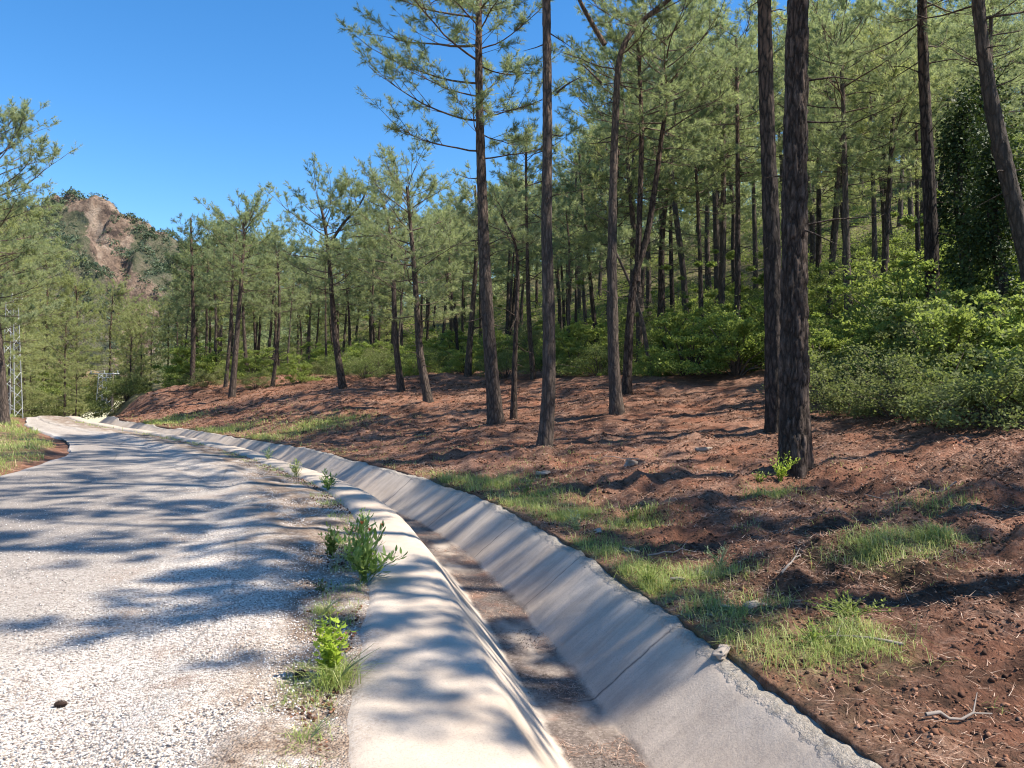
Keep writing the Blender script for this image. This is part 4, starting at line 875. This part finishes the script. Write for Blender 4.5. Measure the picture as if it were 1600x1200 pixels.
NOUN = {'pines of the stand behind the red earth bank': 'slender stand pine', 'pines deep behind the earth bank': 'pale distant pine', 'pines on the slope behind the big trunks': 'tufted slope pine', 'distant pines of the upper right slope': 'far hill pine',
        'thin pines in the scrub near the right edge': 'thin scrub pine', 'bushy pines left of the road': 'bushy light-green pine', 'young pines at the road crest': 'young full-skirted pine', 'shrubs of the right slope': 'tangled slope shrub',
        'undergrowth shrubs right of centre': 'leafy undergrowth shrub', 'undergrowth shrubs behind the earth bank': 'undergrowth shrub', 'bright thicket beyond the bank tip': 'vivid green shrub', 'scrub left of the road': 'low roadside shrub',
        'tall scrub of the upper slope': 'tall upper-slope shrub', 'pines outside the right edge of the picture': None}
bins = {}
for o in C.collection.objects:
    g_ = o.get('group')
    if o.parent is None and g_ in NOUN and NOUN[g_]:
        u = 800 + o.location[0] / o.location[1] * FPX; i = max(q for q in range(len(LM)) if LM[q][0] <= max(u, -399)); bins.setdefault((g_, min(i, len(LM) - 2)), []).append(o)
for (g_, i), lst in bins.items():
    lst.sort(key=lambda o: o.location[1]); a_, b_ = LM[i][1], LM[i + 1][1]
    for q, o in enumerate(lst):
        o['label'] = NOUN[g_] + ' between ' + a_ + ' and ' + b_ + ('' if len(lst) == 1 else ', ' + ORD[q])

# ------------------------------------------------------------------ small plants
def leaf_shape(kind):
    if kind == 'lobed':
        pts = [(0, 0), (.28, -.02), (.5, .22), (.36, .34), (.55, .58), (.26, .60), (.12, .74), (0, 1), (-.12, .74), (-.26, .60), (-.55, .58), (-.36, .34), (-.5, .22), (-.28, -.02)]
    elif kind == 'lance': pts = [(0, 0), (.13, .3), (.15, .55), (.08, .85), (0, 1), (-.08, .85), (-.15, .55), (-.13, .3)]
    else: pts = [(0, 0), (.25, .25), (.3, .5), (.18, .8), (0, 1), (-.18, .8), (-.3, .5), (-.25, .25)]
    return np.array(pts)
def weed(name, label, loc, h, w_, nst, nlv, leaf, kind, mat, seed, tips=None, upward=.5, cat='plant', lean=(0, 0)):
    r = np.random.default_rng(seed); root = empty(name, loc, label=label, category=cat)
    acc = Acc(); lf = Acc(); tp = Acc(); S2 = leaf_shape(kind); m_ = len(S2)
    for i in range(nst):
        az = r.uniform(0, 6.28); rr_ = w_ * .5 * math.sqrt(r.random()); H = h * r.uniform(.55, 1.0) * (1 - .35 * (rr_ / (w_ * .5)) ** 2)
        top = np.array([math.cos(az) * rr_ + lean[0], math.sin(az) * rr_ + lean[1], H]); mid = top * np.array([.35, .35, .5]) + r.normal(0, .02, 3) * h
        pts = smooth_path([np.array([r.normal(0, .02), r.normal(0, .012), -.03]), mid, top], 8); acc.tube(pts, np.linspace(.004, .0015, 8), 4, cap=False)
        for q in range(nlv):
            u = .18 + .82 * (q + r.random()) / nlv; j = min(int(u * 7), 6); p = pts[j] + (pts[j + 1] - pts[j]) * (u * 7 - j)
            a = q * 2.4 + r.uniform(-.4, .4); e = r.uniform(-.3, .7) + upward * .4; L = leaf * r.uniform(.6, 1.25) * (1.1 - .4 * u)
            D_ = np.array([math.cos(a) * math.cos(e), math.sin(a) * math.cos(e), math.sin(e)]); Sd_ = np.array([-math.sin(a), math.cos(a), r.uniform(-.3, .3)]); N_ = np.cross(Sd_, D_)
            st = p + D_ * L * .35; acc.tube([p, st], [.0012, .0008], 3, cap=False)
            V = np.array([st + Sd_ * sx_ * L + D_ * sy_ * L + N_ * (-.25 * sy_ ** 2 * L + .18 * abs(sx_) * L) for sx_, sy_ in S2]); V = np.vstack([V, st + D_ * .45 * L - N_ * .04 * L])
            lf.add(V, [(m_, t_, (t_ + 1) % m_) for t_ in range(m_)])
        if tips and i < tips:
            for q in range(7):
                a = q * .9; D_ = np.array([math.cos(a) * .5, math.sin(a) * .5, .85]); Sd_ = np.array([-math.sin(a), math.cos(a), 0]); L = leaf * .38
                tp.add([top, top + D_ * L * .5 + Sd_ * L * .16, top + D_ * L, top + D_ * L * .5 - Sd_ * L * .16], None, [(0, 1, 2, 3)])
    link('stems', acc.build('stems'), mat, root); link('leaves', lf.build('leaves'), mat, root)
    if tips: link('red_tips', tp.build('red_tips'), M_redtip, root)
    return root
def rd(u, v, z=0.0): q = gat(u, v, z); return (q[0], q[1], z)
weed('leafy_weed', 'bright lime-green lobed-leaved plant nearest on the road edge', rd(515, 1062), .44, .24, 20, 14, .046, 'lobed', M_lime, 501, upward=.2)
TUFT = True
weed('leafy_weed', 'dark-green sapling with red-tipped lance leaves beside the drain apron', rd(570, 908), .52, .62, 20, 20, .10, 'lance', M_olean, 502, tips=3)
weed('leafy_weed', 'light-green upright plant left of the red-tipped sapling', rd(517, 868), .36, .18, 16, 16, .04, 'oval', M_shrub, 503)
weed('leafy_weed', 'small dusky plant behind the red-tipped sapling on the apron edge', rd(565, 832), .30, .25, 8, 12, .06, 'lance', M_olean, 504)
weed('leafy_weed', 'dark spiky plant farther up the road edge by the curve', rd(512, 766), .36, .34, 10, 14, .09, 'lance', M_olean, 505)
weed('leafy_weed', 'pale grassy clump at the drain start of the bend', rd(462, 744), .34, .3, 12, 8, .08, 'lance', M_grass, 506)
weed('leafy_weed', 'thin grey-green sprig at the road edge before the bank', rd(418, 719), .38, .35, 9, 9, .05, 'oval', M_fern, 507)
weed('leafy_weed', 'tiny reddish-green seedling in the gravel above the lime plant', rd(500, 925), .12, .14, 6, 5, .035, 'oval', M_maquis, 508)
def on_g(u, D): x = (u - 800) / FPX * D; return (x, D, gz(x, D))
weed('leafy_vine', 'small yellow-green vine sprig climbing at the foot of the thickest trunk', on_g(1218, 10.1), .42, .46, 16, 12, .045, 'oval', M_lime, 509, lean=(.10, 0))
weed('leafy_weed', 'pale low herb just left of the vine sprig', on_g(1186, 10.0), .18, .3, 10, 7, .04, 'oval', M_shrub, 510)
weed('leafy_weed', 'yellow-green trailing weed in the grass above the bare dark earth', on_g(1330, 5.1), .15, .6, 22, 9, .03, 'oval', M_shrub, 511)
weed('leafy_weed', 'green weed clump at the lower edge of the front grass patch', on_g(1270, 4.75), .16, .3, 10, 8, .045, 'lance', M_shrub, 512)
weed('leafy_weed', 'grey-green bushy herb on the earth beyond the drain rim', on_g(900, 8.6), .30, .35, 14, 10, .035, 'oval', M_fern, 513)
weed('leafy_weed', 'feathery herb right of the grey-green bushy herb', on_g(990, 8.9), .26, .4, 14, 9, .035, 'lance', M_shrub, 514)
weed('leafy_weed', 'thin weedy herb at the edge of the front grass near the rim', on_g(1015, 6.3), .24, .25, 10, 9, .04, 'lance', M_shrub, 515)
weed('leafy_weed', 'straggly green herb in the shaded grass right of centre foreground', on_g(1125, 6.9), .25, .4, 12, 9, .04, 'lance', M_fern, 516)
weed('leafy_weed', 'tall-stalked thin herb on the sunny patch left of the grey-green herb', on_g(820, 11.2), .42, .5, 12, 8, .05, 'lance', M_shrub, 517)
def grass_tuft(label, loc, n, h, wd, seed):
    r = np.random.default_rng(seed); root = empty('grass_tuft', loc, label=label, category='grass tuft')
    V, T = blades(r.normal(0, wd, n), r.normal(0, wd, n), np.zeros(n), r.uniform(.5, 1, n) * h, np.full(n, .0042), r.uniform(0, 6.28, n), r.uniform(.6, 1.5, n), r.uniform(.1, .7, n), 2)
    link('blades', mesh('blades', V, T), M_grass, root)
    a = Acc()
    for q in range(5):
        az = r.uniform(-.8, .9); L = h * r.uniform(1.0, 1.5); a.tube([(0, 0, 0), (math.cos(az) * L * .4, math.sin(az) * .1, L * .45), (math.cos(az) * L * .85, math.sin(az) * .1, L * .7)], [.002, .0016, .001], 4)
    link('stalks', a.build('stalks'), M_fern, root)
grass_tuft('tuft of pale grass at the foot of the lime-green plant', rd(522, 1072), 260, .24, .045, 801)
grass_tuft('dry grass tuft on the apron edge between lime plant and red-tipped sapling', rd(505, 960), 120, .13, .04, 802)
grass_tuft('sparse grass tuft on the road edge at the bottom of the picture', rd(480, 1160), 110, .11, .06, 803)
# feathery drooping clump under the scrub
def drooper(label, u, D, z_up, seed):
    x = (u - 800) / FPX * D; z = gz(x, D) + z_up; n = 1500; r = np.random.default_rng(seed)
    root = empty('drooping_tussock', (x, D, gz(x, D)), label=label, category='plant'); V_ = []; a = Acc()
    az = r.uniform(0, 6.28, n); el = r.uniform(.3, 1.3, n); L = r.uniform(.35, .75, n)
    V, T = blades(r.normal(0, .06, n), r.normal(0, .06, n), np.zeros(n) + z_up, L, np.full(n, .012), az, el, np.full(n, .8), 2)
    link('blades', mesh('blades', V, T), M_fern, root)
    a.tube([(0, 0, -.1), (0, 0, z_up)], [.08, .05], 7); link('crown_base', a.build('crown_base'), M_branch, root)
drooper('silvery drooping tussock in the dark scrub near the right edge', 1525, 11.6, .3, 601)

# ------------------------------------------------------------------ stones, cone, sticks
def rock(label, u, v, sx_, sy_, sz_, seed, z=None):
    D = (EYE - .15) * FPX / (v - 600.0)
    for _ in range(6): x = (u - 800) / FPX * D; g = gz(x, D); D = (EYE - g) * FPX / (v - 600.0)
    x = (u - 800) / FPX * D; g = gz(x, D); r = np.random.default_rng(seed)
    n1, n2 = 12, 18; th = np.linspace(.05, math.pi - .05, n1); ph = np.arange(n2) * 2 * math.pi / n2
    X = np.sin(th)[:, None] * np.cos(ph)[None]; Y = np.sin(th)[:, None] * np.sin(ph)[None]; Z = np.cos(th)[:, None] + 0 * X
    f = .85 + .6 * fbm(X * 1.5 + seed, Y * 1.5, Z * 1.5, o=4, seed=seed); p = .62; sz_ *= .75
    V = np.stack([np.sign(X) * np.abs(X) ** p * sx_ * f, np.sign(Y) * np.abs(Y) ** p * sy_ * f, np.sign(Z) * np.abs(Z) ** p * sz_ * f], -1).reshape(-1, 3)
    V[:, 2] = np.clip(V[:, 2], -sz_, sz_ * .75); i = np.arange(n1 - 1)[:, None] * n2; j = np.arange(n2)[None]; k = (j + 1) % n2; Q = np.stack([i + j, i + n2 + j, i + n2 + k, i + k], -1).reshape(-1, 4)
    o = link('rock', mesh('rock', V, [Q, np.array([list(range(n2))]), np.array([list(range((n1 - 1) * n2, n1 * n2))[::-1]])]), M_stone, label=label, category='rock')
    o.location = (x, D, g + sz_ * .35); o.rotation_euler = (r.uniform(-.2, .2), r.uniform(-.2, .2), r.uniform(0, 6)); return o
for i, (u, v, a_, b_, c_, lab) in enumerate(((1100, 712, .14, .1, .08, 'pale stone block in the litter left of the thickest trunk'), (935, 832, .07, .05, .035, 'brown-grey stone on the earth beside the drain, below the herbs'), (985, 860, .08, .06, .03, 'flat grey stone on the front grass near the rim'),
        (1178, 946, .085, .05, .022, 'white angular slab lying in the front grass'), (1128, 1020, .08, .04, .03, 'lump of spilled concrete against the drain rim'), (1140, 945, .08, .05, .02, 'brown flat stone beside the white slab'), (1112, 898, .05, .04, .03, 'small light stone above the white slab'),
        (1060, 905, .055, .04, .02, 'thin grey chip stone left of the small light stone'), (905, 803, .07, .05, .03, 'whitish flat stone between two herbs near the rim'), (1368, 664, .16, .12, .06, 'flat stone at the scrub edge on the right'), (985, 655, .15, .1, .1, 'stone propped at the foot of the forked pine'), (850, 745, .12, .08, .06, 'earth-stained stone below the slender pine'))):
    rock(lab, u, v, a_, b_, c_, 700 + i)
STK = ['short stick on the earth above the front grass patch', 'pale stick lying under the yellow-green trailing weed', 'bare stick between the two front grass patches', 'long stick near the right edge above the right grass patch', 'stick on the dark earth in the bottom right corner', 'long stick on the shaded earth below the rounded shrub', 'stick on the earth between slender pine and forked pine', 'longest stick below the scrub at the far right']
def cone(label, loc, L, rx):
    a = Acc(); n = 60
    for i in range(n):
        t = i / n; ph = i * 2.39996; rr_ = .30 * math.sin(math.pi * (t * .9 + .08)) ** .7; P = np.array([t - .5, math.cos(ph) * rr_, math.sin(ph) * rr_ + .3]); dr = np.array([.35, math.cos(ph), math.sin(ph)]); dr /= np.linalg.norm(dr)
        Sd_ = np.cross(dr, (1, 0, 0)); Sd_ /= np.linalg.norm(Sd_); ax = np.array([1, 0, 0]) * .05
        a.add(np.array([P - dr * .12 - Sd_ * .06, P - dr * .12 + Sd_ * .06, P + dr * .07 + Sd_ * .1, P + dr * .07 - Sd_ * .1, P - dr * .1 - ax, P + dr * .05 - ax]) * L, [(4, 1, 0), (5, 3, 2), (4, 5, 2), (4, 2, 1), (4, 0, 3), (4, 3, 5)], [(0, 1, 2, 3)])
    a.tube(np.array([(-.5, 0, .3), (-.2, 0, .3), (.2, 0, .3), (.5, 0, .3)]) * L, np.array([.1, .2, .2, .06]) * L, 8)
    o = link('pine_cone', a.build('pine_cone'), M_cone, label=label, category='pine cone'); o.location = loc; o.rotation_euler = (0, 0, rx)
cone('dark fallen pine cone alone on the white gravel, bottom left', rd(95, 1105), .055, .2)
cone('small dark cone by the grass tuft under the lime-green plant', rd(468, 1060), .07, 1.0)
for i, (u, v, L, az) in enumerate(((1050, 870, .5, .3), (1330, 1010, .6, 2.8), (1240, 905, .45, .9), (1420, 745, .9, 2.6), (1500, 1130, .4, .2), (1080, 640, 1.0, .5), (960, 690, .9, 2.7), (1480, 700, 1.1, 3.0))):
    D = (EYE - .2) * FPX / (v - 600.0)
    for _ in range(5): x = (u - 800) / FPX * D; D = (EYE - gz(x, D)) * FPX / (v - 600.0)
    x = (u - 800) / FPX * D; a = Acc(); P = []
    for k in range(7): t = k / 6 - .5; px_, py_ = x + math.cos(az) * L * t + R.uniform(-.02, .02), D + math.sin(az) * L * t; P.append((px_, py_, gz(px_, py_) + .02 + .03 * R.random()))
    P = np.array(P); c0 = P[3].copy(); a.tube(P - c0, np.linspace(.011, .004, 7), 5); a.tube([(P - c0)[4], (P - c0)[4] + np.array([.08, .1, .06])], [.005, .002], 4)
    o = link('fallen_stick', a.build('fallen_stick'), M_wood, label=STK[i], category='stick', group='sticks on the turned earth'); o.location = tuple(c0)

# ------------------------------------------------------------------ electricity pylons
def lattice(name, label, loc, h, w0, w1, arm, panels, bar):
    root = empty(name, loc, label=label, category='pylon'); a = Acc()
    cs = [(1, 1), (1, -1), (-1, -1), (-1, 1)]
    lv = [(w0 + (w1 - w0) * k / panels, h * k / panels) for k in range(panels + 1)]
    for c in cs: a.tube([(c[0] * w0 / 2, c[1] * w0 / 2, -.3), (c[0] * w1 / 2, c[1] * w1 / 2, h)], [bar, bar * .8], 4)
    link('legs', a.build('legs'), M_steel, root); a = Acc()
    for k in range(panels):
        wa, za = lv[k]; wb, zb = lv[k + 1]
        for q in range(4):
            p, n_ = cs[q], cs[(q + 1) % 4]; A_, B_ = (p, n_) if k % 2 else (n_, p)
            a.tube([(A_[0] * wa / 2, A_[1] * wa / 2, za), (B_[0] * wb / 2, B_[1] * wb / 2, zb)], [bar * .55] * 2, 4)
    link('bracing', a.build('bracing'), M_steel, root); a = Acc()
    a.box((0, 0, h + .04), (arm, bar, bar)); a.box((0, 0, h - .25), (arm * .5, bar * .7, bar * .7)); link('crossarm', a.build('crossarm'), M_steel, root)
    for x_ in (-arm * .9, 0, arm * .9):
        b = Acc(); b.tube([(x_, 0, h + .09), (x_, 0, h + .16), (x_, 0, h + .2), (x_, 0, h + .28)], [.03, .06, .03, .05], 8); link('insulator', b.build('insulator'), M_steel, root)
    return root
def basez(u, v, D): x = (u - 800) / FPX * D; return (x, D, gz(x, D))
b1 = basez(19, 640, 36); lattice('lattice_pylon', 'grey steel lattice pylon among the trees at the left picture edge', b1, EYE + 125 / FPX * 36 - b1[2] + .2, .62, .34, .5, 13, .024)
x1 = (163 - 800) / FPX * 57; z1 = gz(x1, 57); h1 = EYE + 15 / FPX * 57 - z1
lattice('lattice_pylon', 'small distant lattice pylon with a crossarm beyond the road crest', (x1, 57, z1), h1, .9, .55, 1.1, 8, .045)
x2 = (171 - 800) / FPX * 57; a = Acc(); a.tube([(0, 0, -.2), (.05, 0, h1 * .5), (.12, 0, h1 + .1)], [.12, .1, .08], 8)
o = link('utility_pole', a.build('utility_pole'), M_wood, label='plain pole standing right beside the small distant pylon', category='pole'); o.location = (x2, 57.3, gz(x2, 57.3))
A_ = np.array([b1[0], 36, EYE + 125 / FPX * 36 + .45]); B_ = np.array([x1, 57, z1 + h1 + .3]); t = np.linspace(0, 1, 20)[:, None]
P = A_ + (B_ - A_) * t; P[:, 2] -= 1.2 * (4 * t * (1 - t))[:, 0]
a = Acc(); a.tube(P - A_, [.009] * 20, 4); o = link('power_line', a.build('power_line'), M_steel, label='thin sagging wire strung from the edge pylon to the distant pylon', category='wire'); o.location = tuple(A_)

n = 9000; y = 33 + 62 * rng.random(n) ** 1.1; x = ((260 + 1500 * rng.random(n)) - 800) / FPX * y; d, s_2 = dist_line(x, y)
k = (d > scrub_edge(s_2) + 2.5) & (vnoise(x / 3, y / 3, seed=121) > -.35); x, y = x[k], y[k]; n = len(x); m_ = 46; sz = rng.uniform(.35, .95, n) * (.7 + y / 90)
d3 = rng.normal(0, 1, (n, m_, 3)); d3 /= np.linalg.norm(d3, axis=-1, keepdims=True); d3[..., 2] = np.abs(d3[..., 2]) * .9
Pp = np.stack([x, y, ground_z(x, y, False)], 1)[:, None] + d3 * (sz[:, None] * rng.uniform(.5, 1, (n, m_)))[..., None]
V = np.stack([Pp, Pp + rng.normal(0, .075, (n, m_, 3)), Pp + rng.normal(0, .075, (n, m_, 3))], 2).reshape(-1, 3)
link('hillside_undergrowth', mesh('hillside_undergrowth', V, np.arange(len(V)).reshape(-1, 3)), M_shrub, kind='stuff', label='low mixed undergrowth carpeting the slope between the background trunks', category='undergrowth')
n = 4200; x = rng.uniform(-46, 95, n); y = rng.uniform(92, 130, n); z = ground_z(x, y, False) + rng.uniform(0, 6.5, n)
m_ = 60; d3 = rng.normal(0, 1, (n, m_, 3)); d3 /= np.linalg.norm(d3, axis=-1, keepdims=True); sz = rng.uniform(.6, 1.7, n)
Pp = np.stack([x, y, z], 1)[:, None] + d3 * (sz[:, None] * rng.uniform(.3, 1, (n, m_)))[..., None] * np.array([1, 1, .6])
V = np.stack([Pp, Pp + rng.normal(0, .16, (n, m_, 3)), Pp + rng.normal(0, .16, (n, m_, 3))], 2).reshape(-1, 3)
link('distant_wood', mesh('distant_wood', V, np.arange(len(V)).reshape(-1, 3)), M_needle, kind='stuff', label='far-off wood closing the view between the trunks', category='wood')

# ------------------------------------------------------------------ the mountain
MX0, MX1, MY0, MY1 = -420, -20, 210, 520; nx, ny = 640, 460
gx_, gy_ = np.meshgrid(np.linspace(MX0, MX1, nx), np.linspace(MY0, MY1, ny))
def mount(x, y):
    u = 800 + x / y * FPX
    ridge = np.interp(u, [-300, 60, 100, 145, 180, 215, 250, 275, 300, 360, 450, 640], [345, 325, 313, 306, 320, 336, 356, 378, 396, 430, 480, 540])
    yc = 395 + 12 * fbm(x / 60, x * 0, seed=71, o=3); top = EYE + (600 - ridge) / FPX * yc
    t = (y - yc) / np.where(y < yc, 155., 130.)
    h = top * np.clip(1 - np.abs(t), 0, 1) ** .85
    gul = np.abs(fbm(x / 46 + y / 160, y / 120, seed=72, o=5)); h = h - gul * 20 * sstep(1, .1, np.abs(t)) * sstep(0, .14, np.abs(t)) + fbm(x / 9, y / 9, seed=73, o=5) * 4.0 * (np.abs(t) < .98)
    # broken crags
    cr = fbm(x / 22, y / 22, seed=74, o=4); h = h + np.clip(cr, 0, .7) ** 1.0 * 14 * sstep(1, .6, np.abs(t)) * sstep(0, .25, np.abs(t))
    return np.maximum(h, -3)
Zm = mount(gx_, gy_); U_ = 800 + gx_ / gy_ * FPX; Vv = 600 - (Zm - EYE) / gy_ * FPX
line = np.interp(Vv, [300, 330, 400, 440, 480], [150, 168, 172, 200, 225]); bare = np.exp(-((U_ - line) / np.interp(Vv, [300, 340, 440, 480], [60, 36, 32, 38])) ** 2) + .62 * sstep(26, 0, Vv - np.interp(U_, [100, 145, 180, 215, 250], [313, 306, 320, 336, 356]))
link('mountain', mesh('mountain', np.stack([gx_.ravel(), gy_.ravel(), Zm.ravel()], 1), grid_faces(ny, nx), attrs={'bare': np.clip(bare.ravel(), 0, 1)}, smooth=True), M_mount, kind='structure')
n = 14000; x = rng.uniform(-300, -60, n); y = rng.uniform(235, 402, n); z = mount(x, y); u = 800 + x / y * FPX; v = 600 - (z - EYE) / y * FPX
ln = np.interp(v, [300, 330, 400, 440, 480], [150, 168, 172, 200, 225]); k = (rng.random(n) > .80 * np.exp(-((u - ln) / 22) ** 2)) & (fbm(x / 14, y / 14, seed=75, o=2) > -.3); x, y, z = x[k], y[k], z[k]
n = len(x); sz = .5 + 1.9 * rng.random(n) ** 2; m_ = 34
d3 = rng.normal(0, 1, (n, m_, 3)); d3 /= np.linalg.norm(d3, axis=-1, keepdims=True); Pp = np.stack([x, y, z + sz * .55], 1)[:, None] + d3 * (sz[:, None] * rng.uniform(.5, 1, (n, m_)))[..., None] * np.array([1, 1, .8])
q1 = rng.normal(0, 1, (n, m_, 3)) * .28 * sz[:, None, None]; q2 = rng.normal(0, 1, (n, m_, 3)) * .28 * sz[:, None, None]
V = np.stack([Pp, Pp + q1, Pp + q2], 2).reshape(-1, 3)
link('mountain_scrub', mesh('mountain_scrub', V, np.arange(len(V)).reshape(-1, 3)), M_mtree, kind='stuff', label='dark scrub and small trees dotted over the mountain side', category='scrub')
